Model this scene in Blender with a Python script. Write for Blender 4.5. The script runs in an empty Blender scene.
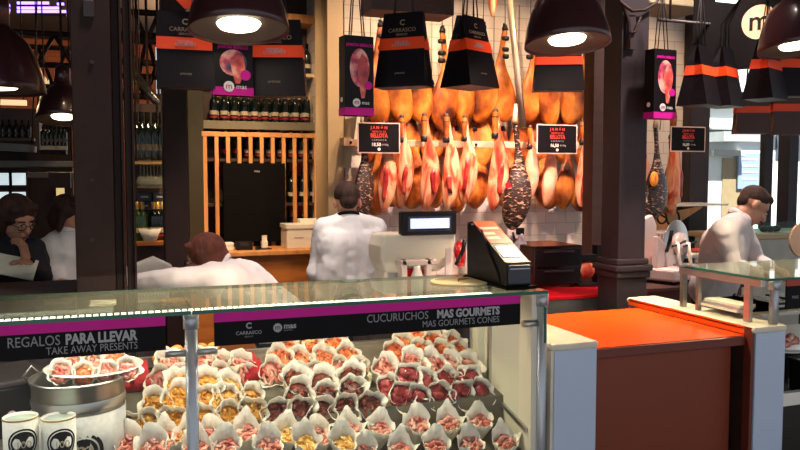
import bpy, math, random
from mathutils import Vector, Matrix, Euler, noise
random.seed(7)
C = bpy.context.scene
COL = C.collection
PI = math.pi
V = Vector
# ------------------------------------------------------------------ camera
YAW, PIT, FPX, EYE = math.radians(19.86), math.radians(3.62), 775.0, 1.65
Fv = V((math.sin(YAW)*math.cos(PIT), math.cos(YAW)*math.cos(PIT), -math.sin(PIT)))
Rv = V((math.cos(YAW), -math.sin(YAW), 0))
Uv = Rv.cross(Fv)
cam_d = bpy.data.cameras.new('camera'); cam = bpy.data.objects.new('camera', cam_d); COL.objects.link(cam)
cam_d.sensor_width = 36; cam_d.lens = FPX/800*36; cam_d.clip_start = .05; cam_d.clip_end = 200
cam.location = (0, 0, EYE)
cam.rotation_euler = Matrix((Rv, Uv, -Fv)).transposed().to_euler()
C.camera = cam
def ray(px, py): return Fv + Rv*((px-400)/FPX) + Uv*((225-py)/FPX)
def PY(px, py, Y):
    d = ray(px, py); return V((0, 0, EYE)) + d*(Y/d.y)
def PX(px, py, X):
    d = ray(px, py); return V((0, 0, EYE)) + d*(X/d.x)
def PZ(px, py, H):
    d = ray(px, py); return V((0, 0, EYE)) + d*((H-EYE)/d.z)
# ------------------------------------------------------------------ materials
def S(h):
    h = h.lstrip('#'); c = [int(h[i:i+2], 16)/255 for i in (0, 2, 4)]
    return tuple(x/12.92 if x <= .04045 else ((x+.055)/1.055)**2.4 for x in c)
def new(name):
    m = bpy.data.materials.new(name); m.use_nodes = True
    nt = m.node_tree; b = nt.nodes['Principled BSDF']; return m, nt, b
def mat(name, col, rough=.5, metal=0, var=.06, scale=8, bump=0, bscale=60, stretch=(1, 1, 1), col2=None, coat=0, spec=None):
    if isinstance(col, str): col = S(col)
    if isinstance(col2, str): col2 = S(col2)
    m, nt, b = new(name); N, L = nt.nodes, nt.links
    b.inputs['Roughness'].default_value = rough; b.inputs['Metallic'].default_value = metal
    if coat: b.inputs['Coat Weight'].default_value = coat
    if spec is not None: b.inputs['Specular IOR Level'].default_value = spec
    tc = N.new('ShaderNodeTexCoord'); mp = N.new('ShaderNodeMapping'); mp.inputs['Scale'].default_value = stretch
    L.new(tc.outputs['Object'], mp.inputs['Vector'])
    nz = N.new('ShaderNodeTexNoise'); nz.inputs['Scale'].default_value = scale; nz.inputs['Detail'].default_value = 4
    L.new(mp.outputs['Vector'], nz.inputs['Vector'])
    rp = N.new('ShaderNodeValToRGB'); L.new(nz.outputs['Fac'], rp.inputs['Fac'])
    a = [max(0, c*(1-var)) for c in col]; d = [min(1, c*(1+var)) for c in (col2 or col)]
    rp.color_ramp.elements[0].position = .35; rp.color_ramp.elements[1].position = .65
    rp.color_ramp.elements[0].color = (*a, 1); rp.color_ramp.elements[1].color = (*d, 1)
    L.new(rp.outputs['Color'], b.inputs['Base Color'])
    if bump:
        n2 = N.new('ShaderNodeTexNoise'); n2.inputs['Scale'].default_value = bscale; n2.inputs['Detail'].default_value = 3
        L.new(mp.outputs['Vector'], n2.inputs['Vector'])
        bp = N.new('ShaderNodeBump'); bp.inputs['Strength'].default_value = bump; bp.inputs['Distance'].default_value = .01
        L.new(n2.outputs['Fac'], bp.inputs['Height']); L.new(bp.outputs['Normal'], b.inputs['Normal'])
    return m
def emit(name, col, st):
    m, nt, b = new(name); col = S(col) if isinstance(col, str) else col
    b.inputs['Base Color'].default_value = (*col, 1)
    b.inputs['Emission Color'].default_value = (*col, 1); b.inputs['Emission Strength'].default_value = st
    return m
def glass(name, tint, gloss=1.0, rough=.0, diffuse_mix=0):
    m, nt, b = new(name); N, L = nt.nodes, nt.links; N.remove(b)
    t = N.new('ShaderNodeBsdfTransparent'); t.inputs[0].default_value = (*tint, 1)
    g = N.new('ShaderNodeBsdfGlossy'); g.inputs['Roughness'].default_value = rough
    fr = N.new('ShaderNodeFresnel'); fr.inputs['IOR'].default_value = 1.33*gloss
    mx = N.new('ShaderNodeMixShader')
    ge = N.new('ShaderNodeNewGeometry'); iv = N.new('ShaderNodeMath'); iv.operation = 'SUBTRACT'; iv.inputs[0].default_value = 1; L.new(ge.outputs['Backfacing'], iv.inputs[1])
    mu = N.new('ShaderNodeMath'); mu.operation = 'MULTIPLY'; L.new(fr.outputs[0], mu.inputs[0]); L.new(iv.outputs[0], mu.inputs[1])
    L.new(mu.outputs[0], mx.inputs[0]); L.new(t.outputs[0], mx.inputs[1]); L.new(g.outputs[0], mx.inputs[2])
    last = mx
    if diffuse_mix:
        df = N.new('ShaderNodeBsdfDiffuse'); df.inputs[0].default_value = (.38, .40, .34, 1); m2 = N.new('ShaderNodeMixShader'); m2.inputs[0].default_value = diffuse_mix  # grey-green diffuse share mixed into the clear glass
        L.new(mx.outputs[0], m2.inputs[1]); L.new(df.outputs[0], m2.inputs[2]); last = m2
    L.new(last.outputs[0], N['Material Output'].inputs['Surface']); return m
def ramp_mat(name, stops, scale=6, stretch=(1, 1, 1), rough=.4, bump=.3, bscale=30, dist=0, rnd=True, coat=0):
    m, nt, b = new(name); N, L = nt.nodes, nt.links
    b.inputs['Roughness'].default_value = rough; b.inputs['Coat Weight'].default_value = coat
    tc = N.new('ShaderNodeTexCoord'); mp = N.new('ShaderNodeMapping'); mp.inputs['Scale'].default_value = stretch
    L.new(tc.outputs['Object'], mp.inputs['Vector'])
    if rnd:
        oi = N.new('ShaderNodeObjectInfo'); mm = N.new('ShaderNodeMath'); mm.operation = 'MULTIPLY'; mm.inputs[1].default_value = 37
        L.new(oi.outputs['Random'], mm.inputs[0]); L.new(mm.outputs[0], mp.inputs['Location'])
    nz = N.new('ShaderNodeTexNoise'); nz.inputs['Scale'].default_value = scale; nz.inputs['Detail'].default_value = 5; nz.inputs['Distortion'].default_value = dist
    L.new(mp.outputs['Vector'], nz.inputs['Vector'])
    rp = N.new('ShaderNodeValToRGB'); L.new(nz.outputs['Fac'], rp.inputs['Fac'])
    el = rp.color_ramp.elements
    while len(el) < len(stops): el.new(.5)
    for e, (p, c) in zip(el, stops):
        e.position = p; e.color = (*(S(c) if isinstance(c, str) else c), 1)
    L.new(rp.outputs['Color'], b.inputs['Base Color'])
    n2 = N.new('ShaderNodeTexNoise'); n2.inputs['Scale'].default_value = bscale; L.new(mp.outputs['Vector'], n2.inputs['Vector'])
    bp = N.new('ShaderNodeBump'); bp.inputs['Strength'].default_value = bump; bp.inputs['Distance'].default_value = .01
    L.new(n2.outputs['Fac'], bp.inputs['Height']); L.new(bp.outputs['Normal'], b.inputs['Normal'])
    return m
def brick_mat(name, c1, c2, mortar, w=.2, h=.1, rough=.25, ms=.012, rot=False):
    m, nt, b = new(name); N, L = nt.nodes, nt.links; b.inputs['Roughness'].default_value = rough
    tc = N.new('ShaderNodeTexCoord'); sp = N.new('ShaderNodeSeparateXYZ'); cb = N.new('ShaderNodeCombineXYZ')
    L.new(tc.outputs['Object'], sp.inputs[0]); L.new(sp.outputs['Y' if rot else 'X'], cb.inputs['X']); L.new(sp.outputs['Z'], cb.inputs['Y'])
    br = N.new('ShaderNodeTexBrick'); br.inputs['Scale'].default_value = 1; br.inputs['Brick Width'].default_value = w; br.inputs['Row Height'].default_value = h
    br.inputs['Mortar Size'].default_value = ms*.3; br.inputs['Color1'].default_value = (*S(c1), 1); br.inputs['Color2'].default_value = (*S(c2), 1); br.inputs['Mortar'].default_value = (*S(mortar), 1)
    L.new(cb.outputs[0], br.inputs['Vector']); L.new(br.outputs['Color'], b.inputs['Base Color'])
    bp = N.new('ShaderNodeBump'); bp.inputs['Strength'].default_value = .4; bp.inputs['Distance'].default_value = .004; bp.invert = True
    L.new(br.outputs['Fac'], bp.inputs['Height']); L.new(bp.outputs['Normal'], b.inputs['Normal'])
    return m
M = {}
M['steel'] = mat('brushed_steel', '#b9b6b0', .28, .9, .05, 5, stretch=(1, 1, 12))
M['post'] = mat('satin_aluminium', '#b4b9c0', .35, .55, .04, 6)
M['iron'] = mat('dark_iron_paint', '#2e1f1b', .5, 0, .18, 3, bump=.15, bscale=25, spec=.15)
M['iron2'] = mat('grey_iron_paint', '#342c2f', .45, 0, .12, 4, bump=.15, bscale=25, spec=.25)
M['black'] = mat('black_plastic', '#0e0c0d', .4, 0, .1, spec=.3)
M['blackmatt'] = mat('black_matt', '#0a080a', .8, 0, .1, spec=.1)
M['marble'] = mat('cream_marble', '#d9cdb8', .25, 0, .06, 4, col2='#e2d8c4')
M['lam'] = mat('pale_laminate', '#bccbe2', .45, 0, .02, 2)
M['orange'] = mat('orange_laminate', '#f04e0c', .32, 0, .03, 2)
M['orange_edge'] = mat('orange_edge', '#a33412', .4, 0, .05, 3)
M['rust'] = mat('rust_red_panel', '#7d3114', .45, 0, .04, 2)
M['edge'] = mat('maroon_edge', '#6b2a1c', .4, 0, .04, 2)
M['magenta'] = mat('magenta_print', '#d01a92', .5, 0, .03, spec=.2)
M['ink'] = mat('black_print', '#0d0a0d', .6, 0, .05, spec=.15)
M['white'] = mat('white_plastic', '#e6e1d6', .4, 0, .03)
M['letter'] = mat('pale_lettering', '#a9a7ab', .5, 0, .02)
M['lettergrey'] = mat('grey_lettering', '#8b898d', .5, 0, .02)
M['deck'] = mat('dark_deck_steel', '#6a6255', .35, .35, .12, 5)
M['tray'] = mat('dark_tray', '#2a2622', .35, .3, .1, 6)
M['cream'] = mat('cream_panel', '#ddd6c0', .4, 0, .04, 3)
M['redcloth'] = mat('red_cloth', '#a5111c', .8, 0, .12, 20, bump=.4)
M['red'] = mat('red_worktop', '#cc1420', .22, 0, .06, 3)
M['glass_top'] = glass('counter_glass', (.80, .86, .78), diffuse_mix=.13)
M['glass'] = glass('clear_glass', (.96, .98, .97))
M['glass_edge'] = mat('green_glass_edge', '#0f5a4c', .15, 0, .1)
M['wood'] = mat('light_wood', '#c98a4e', .45, 0, .15, 3, stretch=(6, 6, .6))
M['wood2'] = mat('desk_wood', '#a8642c', .4, 0, .2, 3, stretch=(1, 6, 6))
M['wooddark'] = mat('dark_wood', '#351c12', .6, 0, .2, 3, stretch=(1, 6, 6))
M['beige'] = mat('beige_trim', '#c9ad86', .5, 0, .05, 3)
M['dim'] = mat('dim_board', '#6e6650', .6, 0, .08, 4)
M['lamp'] = mat('lamp_enamel', '#402124', .3, .1, .12, 3, coat=.4)
M['lampin'] = mat('lamp_inside', '#574a42', .5, 0, .06, 5)
M['bulb'] = emit('lamp_lens', (1, .83, .58), 9)
M['bulb_dim'] = emit('lamp_lens_far', (1, .85, .62), 4)
M['led'] = emit('led_strip', (1, .96, .86), 5)
M['paper'] = mat('waxed_paper', '#e6ddcb', .6, 0, .05, 25, bump=.35, bscale=40)
M['bagblack'] = mat('bag_black', '#140d12', .45, 0, .12, 5, bump=.1, bscale=12, spec=.2)
M['bagstripe'] = mat('bag_orange', '#ff4a14', .5, 0, .05, 5)
M['bagprint'] = mat('bag_print_gold', '#8f7a64', .5, 0, .05)
M['rope'] = mat('dark_cord', '#1a1412', .8, 0, .1)
M['skin'] = mat('skin', '#c98f73', .5, 0, .06, 12)
M['shirt'] = mat('white_shirt', '#e2dcd8', .75, 0, .03, 6, bump=.55, bscale=9)
M['shirtpink'] = mat('white_jacket', '#e0d6d2', .75, 0, .03, 6, bump=.55, bscale=8)
M['dark_cloth'] = mat('dark_cloth', '#17171f', .85, 0, .12, 20, bump=.3)
M['hair_dark'] = mat('dark_hair', '#3a2116', .8, 0, .4, 30, stretch=(1, 1, .3), bump=.5, bscale=80)
M['hair_brown'] = mat('brown_hair', '#5e2c1a', .8, 0, .35, 30, stretch=(1, 1, .3), bump=.6, bscale=60)
M['tile'] = brick_mat('wall_tiles', '#e6dace', '#dfd0c2', '#c4b2a2', .22, .11)
M['concrete'] = mat('floor_concrete', '#4a443f', .5, 0, .12, 2)
M['ceil'] = mat('dark_ceiling', '#2a211b', .8, 0, .12, 1)
M['brickarch'] = brick_mat('orange_brick', '#a5582f', '#8d4624', '#6e4028', .25, .07, .7)
M['bottle'] = mat('dark_bottle_glass', '#0d1410', .12, 0, .1)
M['bottle_green'] = mat('green_bottle_glass', '#2d4a18', .12, 0, .1)
M['gold'] = mat('gold_foil', '#c49a52', .35, .5, .08)
M['labelw'] = mat('bottle_label', '#b8a68c', .6, 0, .05)
M['labelr'] = mat('red_label', '#96161a', .6, 0, .05)
M['screen'] = emit('screen_glow', (.62, .72, .95), 1.1)
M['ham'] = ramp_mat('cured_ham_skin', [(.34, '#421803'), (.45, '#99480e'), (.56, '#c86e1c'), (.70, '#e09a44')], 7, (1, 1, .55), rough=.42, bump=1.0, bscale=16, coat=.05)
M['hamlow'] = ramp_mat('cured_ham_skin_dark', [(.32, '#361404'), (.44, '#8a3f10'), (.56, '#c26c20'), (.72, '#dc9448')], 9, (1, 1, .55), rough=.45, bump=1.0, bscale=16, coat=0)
M['cut'] = ramp_mat('trimmed_ham_fat', [(.34, '#a02c1c'), (.44, '#d0603e'), (.54, '#e49a70'), (.7, '#edc49a')], 8, (1.6, 1.6, .5), .35, .5, 20, 1.2)
M['lean'] = ramp_mat('lean_ham_meat', [(.3, '#6b1010'), (.5, '#a3231c'), (.65, '#cf5a44')], 22, (1, 1, .4), .35, .3, 30, .5)
M['hoof'] = mat('black_hoof', '#150f0d', .5, 0, .2, 10)
M['netmeat'] = None
# ------------------------------------------------------------------ mesh builder
class MB:
    def __init__(s): s.v = []; s.f = []; s.sm = []
    def add(s, vs, fs, smooth=False):
        n = len(s.v); s.v += [V(p) for p in vs]; s.f += [[i+n for i in f] for f in fs]; s.sm += [smooth]*len(fs); return s
    def box(s, x0, y0, z0, x1, y1, z1):
        return s.add([(x0,y0,z0),(x1,y0,z0),(x1,y1,z0),(x0,y1,z0),(x0,y0,z1),(x1,y0,z1),(x1,y1,z1),(x0,y1,z1)],
                     [(0,3,2,1),(4,5,6,7),(0,1,5,4),(1,2,6,5),(2,3,7,6),(3,0,4,7)])
    def obox(s, c, sz, R=None):
        R = R or Matrix.Identity(3); c = V(c); n = MB().box(-sz[0]/2,-sz[1]/2,-sz[2]/2,sz[0]/2,sz[1]/2,sz[2]/2)
        return s.add([c + R@p for p in n.v], n.f)
    def loft(s, rings, cap=True, closed=False, smooth=True):
        k = len(rings[0]); vs = [p for r in rings for p in r]; fs = []
        m = len(rings)
        for i in range(m-1 if not closed else m):
            a, b = i*k, ((i+1) % m)*k
            for j in range(k):
                j2 = (j+1) % k; fs.append((a+j, a+j2, b+j2, b+j))
        s.add(vs, fs, smooth)
        if cap and not closed:
            n = len(s.v)-len(vs)
            s.f.append([n+j for j in range(k)][::-1]); s.f.append([n+(m-1)*k+j for j in range(k)]); s.sm += [False, False]
        return s
    def tube(s, pts, r, n=8, cap=True):
        pts = [V(p) for p in pts]; rs = r if isinstance(r, (list, tuple)) else [r]*len(pts); rings = []
        prev = None
        for i, p in enumerate(pts):
            d = (pts[min(i+1, len(pts)-1)] - pts[max(i-1, 0)]).normalized()
            if prev is None:
                a = V((0, 0, 1)) if abs(d.z) < .9 else V((1, 0, 0)); x = d.cross(a).normalized()
            else:
                x = (prev - d*prev.dot(d)).normalized()
            prev = x; y = d.cross(x)
            rings.append([p + (x*math.cos(2*PI*j/n) + y*math.sin(2*PI*j/n))*rs[i] for j in range(n)])
        return s.loft(rings, cap)
    def lathe(s, prof, c=(0,0,0), n=24, cap=True, R=None, sx=1, sy=1):
        R = R or Matrix.Identity(3); c = V(c)
        return s.loft([[c + R@V((r*sx*math.cos(2*PI*j/n), r*sy*math.sin(2*PI*j/n), z)) for j in range(n)] for r, z in prof], cap)
    def ball(s, c, r, n=12, m=8, R=None):
        r = r if isinstance(r, (list, tuple)) else (r, r, r); R = R or Matrix.Identity(3); c = V(c)
        rings = []
        for i in range(m+1):
            t = -PI/2 + PI*i/m; t = max(-PI/2+.02, min(PI/2-.02, t))
            rings.append([c + R@V((r[0]*math.cos(t)*math.cos(2*PI*j/n), r[1]*math.cos(t)*math.sin(2*PI*j/n), r[2]*math.sin(t))) for j in range(n)])
        return s.loft(rings)
    def caps(s, p0, p1, r0, r1, n=14):
        p0, p1 = V(p0), V(p1); d = (p1-p0).normalized()
        pts = []; rs = []
        for t in (-1, -.7, -.35, 0): pts.append(p0 + d*r0*t); rs.append(max(.002, r0*math.sqrt(max(0, 1-t*t))))
        for t in (0, .35, .7, 1): pts.append(p1 + d*r1*t); rs.append(max(.002, r1*math.sqrt(max(0, 1-t*t))))
        return s.tube(pts, rs, n)
    def prism(s, poly, axis, a, b):
        # poly: 2-D points; axis 'x': (y,z) ; 'y': (x,z) ; 'z': (x,y)
        def P(u, v, w): return {'x': (w, u, v), 'y': (u, w, v), 'z': (u, v, w)}[axis]
        n = len(poly); vs = [P(u, v, a) for u, v in poly] + [P(u, v, b) for u, v in poly]
        return s.add(vs, [list(range(n))[::-1], [n+i for i in range(n)]] + [(i, (i+1) % n, n+(i+1) % n, n+i) for i in range(n)])
    def xf(s, Mx):
        s.v = [Mx @ p for p in s.v]; return s
    def build(s, name, m, parent=None, world=False, bevel=0, mods=None, seg=2):
        me = bpy.data.meshes.new(name)
        off = V((0, 0, 0)); inv = None
        if world and parent is not None: inv = wmat(parent).inverted(); s.v = [inv @ p for p in s.v]
        me.from_pydata([tuple(p) for p in s.v], [], s.f)
        me.polygons.foreach_set('use_smooth', s.sm); me.update()
        import bmesh
        bm = bmesh.new(); bm.from_mesh(me); bmesh.ops.recalc_face_normals(bm, faces=bm.faces); bm.to_mesh(me); bm.free()
        o = bpy.data.objects.new(name, me); COL.objects.link(o); me.materials.append(m)
        if parent is not None: o.parent = parent
        if bevel:
            b = o.modifiers.new('bevel', 'BEVEL'); b.width = bevel; b.segments = seg; b.limit_method = 'ANGLE'; b.angle_limit = .7
        for k, kw in (mods or []):
            md = o.modifiers.new(k.lower(), k)
            for a, v in kw.items(): setattr(md, a, v)
        return o
def wmat(o):
    m = Matrix.LocRotScale(o.location, o.rotation_euler, o.scale)
    return (wmat(o.parent) @ m) if o.parent else m
def box(name, m, x0, y0, z0, x1, y1, z1, parent=None, bevel=0, world=True):
    return MB().box(min(x0,x1), min(y0,y1), min(z0,z1), max(x0,x1), max(y0,y1), max(z0,z1)).build(name, m, parent, world and parent is not None, bevel)
def tag(o, label, cat, group=None, kind=None):
    if label: o['label'] = label
    if cat: o['category'] = cat
    if group: o['group'] = group
    if kind: o['kind'] = kind
    return o
def thing(name, label, cat, loc=(0,0,0), rz=0, group=None):
    o = bpy.data.objects.new(name, None); COL.objects.link(o); o.empty_display_size = .1
    o.location = loc; o.rotation_euler = (0, 0, rz); return tag(o, label, cat, group)
def struct(o, label=None):
    o['kind'] = 'structure'
    if label: o['label'] = label
    return o
def kids(o): return [c for c in COL.objects if c.parent == o]
def dup(root, loc=None, rot=None, label=None, sc=None, parent=None):
    r = root.copy(); COL.objects.link(r)
    if parent is not None: r.parent = parent
    if loc is not None: r.location = loc
    if rot is not None: r.rotation_euler = rot
    if sc is not None: r.scale = sc
    if label: r['label'] = label
    for ch in KIDS.get(root.name) or KIDS.setdefault(root.name, kids(root)):
        dup(ch, parent=r)
    return r
KIDS = {}
def text(body, loc, size, m, parent=None, rot=(PI/2, 0, 0), align='CENTER', bold=0, name='lettering', world=True, sx=1):
    cu = bpy.data.curves.new(name, 'FONT'); cu.body = body; cu.size = size; cu.align_x = align; cu.align_y = 'CENTER'
    cu.extrude = .0006; cu.offset = bold; cu.resolution_u = 3
    tmp = bpy.data.objects.new(name, cu); COL.objects.link(tmp)
    bpy.context.view_layer.update()
    me = bpy.data.meshes.new_from_object(tmp.evaluated_get(bpy.context.evaluated_depsgraph_get()))
    me.name = name; me.materials.clear(); me.materials.append(m); bpy.data.objects.remove(tmp)
    o = bpy.data.objects.new(name, me); COL.objects.link(o)
    Mx = Matrix.LocRotScale(V(loc), Euler(rot), V((sx, 1, 1)))
    if parent is not None:
        o.parent = parent
        if world: Mx = wmat(parent).inverted() @ Mx
    o.matrix_local = Mx
    return o
def ordn(i): return ['first','second','third','fourth','fifth','sixth','seventh','eighth','ninth','tenth','eleventh','twelfth','thirteenth','fourteenth','fifteenth','sixteenth'][i]
def disc(name, c, r, th, m, parent, normal=(0,-1,0), n=28, world=True):
    q = V((0,0,1)).rotation_difference(V(normal)).to_matrix()
    return MB().lathe([(r, -th/2), (r, th/2)], c, n, True, q).build(name, m, parent, world)
# ------------------------------------------------------------------ room shell
YB = 6.35      # tiled wall behind the hams
xw0 = PY(345, 150, YB).x; xw1 = PY(690, 150, YB).x
struct(box('floor', M['concrete'], -12, -6, -.1, 14, 16, 0))
struct(box('ceiling', M['ceil'], -10, -2, 4.0, xw1+.1, 15, 4.15))
struct(box('ceiling', M['ceil'], xw1+.1, -2, 4.0, 12, YB+.25, 4.15))
struct(box('wall_back', M['tile'], xw0, YB, 0, xw1, YB+.15, 4.0))
struct(box('wall_left', M['wooddark'], -10.2, -2, 0, -10, 15, 4.0))
YW = 7.7       # wall behind the wine shelves
a = PY(192, 150, YW).x
struct(box('wall_rear', M['wooddark'], a-.1, YW+.32, 0, xw0+.5, YW+.45, 4.0))
struct(box('wall_hall', M['brickarch'], -10, 14.8, 0, a, 15, 4.0))
struct(box('wall_side', M['tile'], xw0, YB+.15, 0, xw0+.12, YW+.45, 4.0))
# beige corner post at the left end of the tiled wall
p0, p1 = PY(327, 100, YB-.1).x, PY(343, 100, YB-.1).x
struct(box('trim_1', M['beige'], p0, YB-.12, 0, p1, YB+.3, 4.0, bevel=.004))
# dark frame at the right end of the wall
p0, p1 = PY(689, 150, YB-.1).x, PY(708, 150, YB-.1).x
struct(box('trim_2', M['iron2'], p0, YB-.12, 0, p1, YB+.1, 4.0, bevel=.006))
# beige beam above
b0 = PY(655, 8, 4.9); b1 = PY(694, 8, 4.9)
struct(box('trim_3', M['dim'], b0.x-.35, 4.7, b0.z-.02, b1.x, 5.1, 4.0, bevel=.01))
# ---- glazed front to the street, right
w = thing('window_1', None, None, (0,0,0)); w['kind'] = 'structure'
fx = [PY(x, 150, YB).x for x in (708, 763, 771, 782, 791, 840)]
MB().box(fx[1], YB-.03, 0, fx[2], YB+.04, 4).box(fx[3], YB-.1, 0, fx[4], YB+.05, 4).box(fx[0], YB-.02, 3.1, 12, YB+.03, 3.2).build('window_frame', M['iron2'], w)
box('pane', M['glass'], fx[0], YB, 0, fx[1], YB+.008, 3.1, w); box('pane', M['glass'], fx[4], YB, 0, 12, YB+.008, 3.1, w)
# street facade
Yf = 11.5
fac = thing('street_building', 'white sunlit building across the street beyond the glazed front', 'building', (8, Yf, 0))
box('facade', mat('sunlit_plaster', '#eef2f2', .8, 0, .03, 1), 5.5, Yf, 0, 24, Yf+.4, 9, fac)
def fb(name, m, x0, y0, x1, y1, d=.05, Y=Yf):
    a, b = PY(x0, y0, Y), PY(x1, y1, Y); return box(name, m, a.x, Y-d, a.z, b.x, Y+.01, b.z, fac)
fb('doorway', mat('tan_door', '#9d8a68', .6), 722, 158, 738, 260, .03)
fb('door_surround', mat('grey_stone', '#b8bab6', .7), 710, 150, 741, 156, .1)
fb('ledge', mat('ledge_stone', '#9aa09f', .7), 700, 128, 775, 132, .3)
fb('ledge', mat('ledge_stone', '#9aa09f', .7), 700, 108, 775, 110, .15)
fb('awning', mat('awning_cloth', '#aeb4b5', .8), 700, 133, 735, 143, .6)
sg = tag(MB().box(-.5, -.03, -.55, .5, 0, .55).build('street_sign', mat('pale_blue_sign', '#8fa6cf', .5)), 'pale blue notice board on the white building across the street', 'sign')
sp = PY(750, 171, Yf-.1); sg.location = (sp.x, Yf-.06, sp.z); sg.scale = (.26/.5*1.0, 1, .30/.5)
for k in range(4):
    box('lettering', M['white'], sp.x-.18, Yf-.1, sp.z+.2-k*.12, sp.x+.18, Yf-.088, sp.z+.235-k*.12, sg)
fb('dark_window', mat('dark_pane', '#4a5560', .2), 776, 128, 800, 160, .03)
tag(box('parked_van', mat('street_van', '#5f6a70', .4), PY(775,170,9.5).x, 9.5, 0, PY(830,170,9.5).x, 10.5, PY(775,212,9.5).z), None, None)
bpy.data.objects.remove(bpy.data.objects['parked_van'])
# ------------------------------------------------------------------ iron columns
def column(x0, x1, Y0, Y1, m, name, label, ped=None):
    c = thing(name, label, None, ((x0+x1)/2, (Y0+Y1)/2, 0)); c['kind'] = 'structure'
    zb = 1.13
    box('shaft', m, x0, Y0, zb, x1, Y1, 4.0, c, .006)
    e = .035
    MB().box(x0-e, Y0-e, zb-.02, x1+e, Y1+e, zb+.015).box(x0-e*.5, Y0-e*.5, zb+.015, x1+e*.5, Y1+e*.5, zb+.05).box(x0-e*.7, Y0-e*.7, zb-.06, x1+e*.7, Y1+e*.7, zb-.02).build('collar', m, c, True, .008)
    box('pedestal', m, x0-.01, Y0-.01, 0, x1+.01, Y1+.01, zb-.06, c, .006)
    return c
Yc = 3.68
x0, x1 = PY(619, 200, Yc).x, PY(646, 200, Yc).x
column(x0, x1, Yc, Yc+.17, M['iron2'], 'iron_column', 'grey painted iron column with moulded collar behind the orange counter')
# bracket with curved arm on the column
br = thing('wall_bracket', 'curved iron lamp bracket bolted high on the grey iron column', 'bracket', (x1, Yc, 2.3))
q = PY(633, 10, Yc-.02)
MB().tube([PY(628, 48, Yc-.02), PY(629, 22, Yc-.02), PY(624, 8, Yc-.02), PY(616, -6, Yc-.02)], .012).tube([PY(620, 2, Yc-.03), PY(632, 11, Yc-.03), PY(645, 10, Yc-.03), PY(656, 3, Yc-.03), PY(664, -8, Yc-.03)], .009).tube([PY(629, 33, Yc-.03), PY(635, 32, Yc-.03), PY(637, 25, Yc-.03), PY(641, 17, Yc-.03)], .007).build('arm', M['iron'], br, True)
a_, b_ = PY(624, 50, Yc), PY(634, 16, Yc); box('plate', M['iron2'], a_.x, Yc-.02, a_.z, b_.x, Yc-.001, b_.z, br, .003)
# the near-left column: shaft, and a grooved channel bolted to its side
x0, x1 = PY(73, 150, Yc).x, PY(113, 150, Yc).x
c1 = thing('iron_column', 'wide brown-black iron column rising behind the glass counter', None, (x0, Yc, 0)); c1['kind'] = 'structure'
box('shaft', M['iron'], x0, Yc, 0, x1, Yc+.2, 4.0, c1, .005)
xa, xb, xc = PY(113, 150, Yc).x, PY(124, 150, Yc).x, PY(133.5, 150, Yc).x
box('channel', M['iron'], xa, Yc+.03, 0, xb-.012, Yc+.16, 4, c1, .004)
box('flange', M['iron'], xb-.012, Yc-.01, 0, xb, Yc+.18, 4, c1, .003)
box('channel', M['iron'], xb+.004, Yc+.02, 0, xc-.006, Yc+.16, 4, c1, .004); box('flange', M['iron'], xc-.006, Yc-.005, 0, xc+.004, Yc+.18, 4, c1, .002)
a_, b_ = PY(83, 17, Yc), PY(94, 1, Yc); box('plate', M['iron2'], a_.x, Yc-.012, a_.z, b_.x, Yc, b_.z, c1, .003)
for py in (62, 180, 240): disc('bolt', PY(92, py, Yc-.003), .009, .01, M['iron2'], c1)
# slim dark posts further back
x0, x1 = PY(163, 150, 5.2).x, PY(188, 150, 5.2).x
c2 = thing('iron_column', 'slim dark post standing past the wide column, beside the wine cabinet', None, (x0, 5.2, 0)); c2['kind'] = 'structure'
box('shaft', M['iron'], x0, 5.2, 0, x1, 5.38, 4, c2, .01)
x0, x1 = PY(594, 150, 4.6).x, PY(604.5, 150, 4.6).x
c3 = thing('iron_column', 'narrow dark brown upright post beside the red worktop', None, (x0, 4.6, 0)); c3['kind'] = 'structure'
box('shaft', M['wooddark'], x0-.01, 4.6, 0, x1, 4.72, 4, c3, .004)
MB().box(x0+.03, 4.585, 0, x0+.035, 4.6, 4).build('channel', M['orange_edge'], c3)
# ------------------------------------------------------------------ food display case (glass)
YF = 2.65; HG = 1.20
XR = PZ(550, 291, HG).x
XP1, XP2 = PY(192, 380, YF+.03).x, PY(541, 380, YF+.03).x
XL = -1.5
case = thing('display_case', 'long glass food counter with steel posts and black and magenta banners', 'display case', ((XL+XR)/2, YF, 0))
def glass_slab(x0, x1, y0, y1):
    g = box('glass_top', M['glass_top'], x0, y0, HG-.011, x1, y1, HG, case)
    e = MB().box(x0, y0-.0015, HG-.0125, x1, y0, HG+.0005).box(x0, y1, HG-.0125, x1, y1+.0015, HG+.0005)
    e.build('polished_edge', M['glass_edge'], g, True)
glass_slab(XL, XP1-.002, YF, YF+.575); glass_slab(XP1+.002, XR, YF, YF+.575)
# end screen of the case, standing on the marble
g = box('end_glass', M['glass'], XR-.011, YF+.01, .99, XR-.003, YF+.5, HG-.013, case)
box('polished_edge', M['glass_edge'], XR-.012, YF+.005, .99, XR-.002, YF+.01, HG-.013, g)
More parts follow.
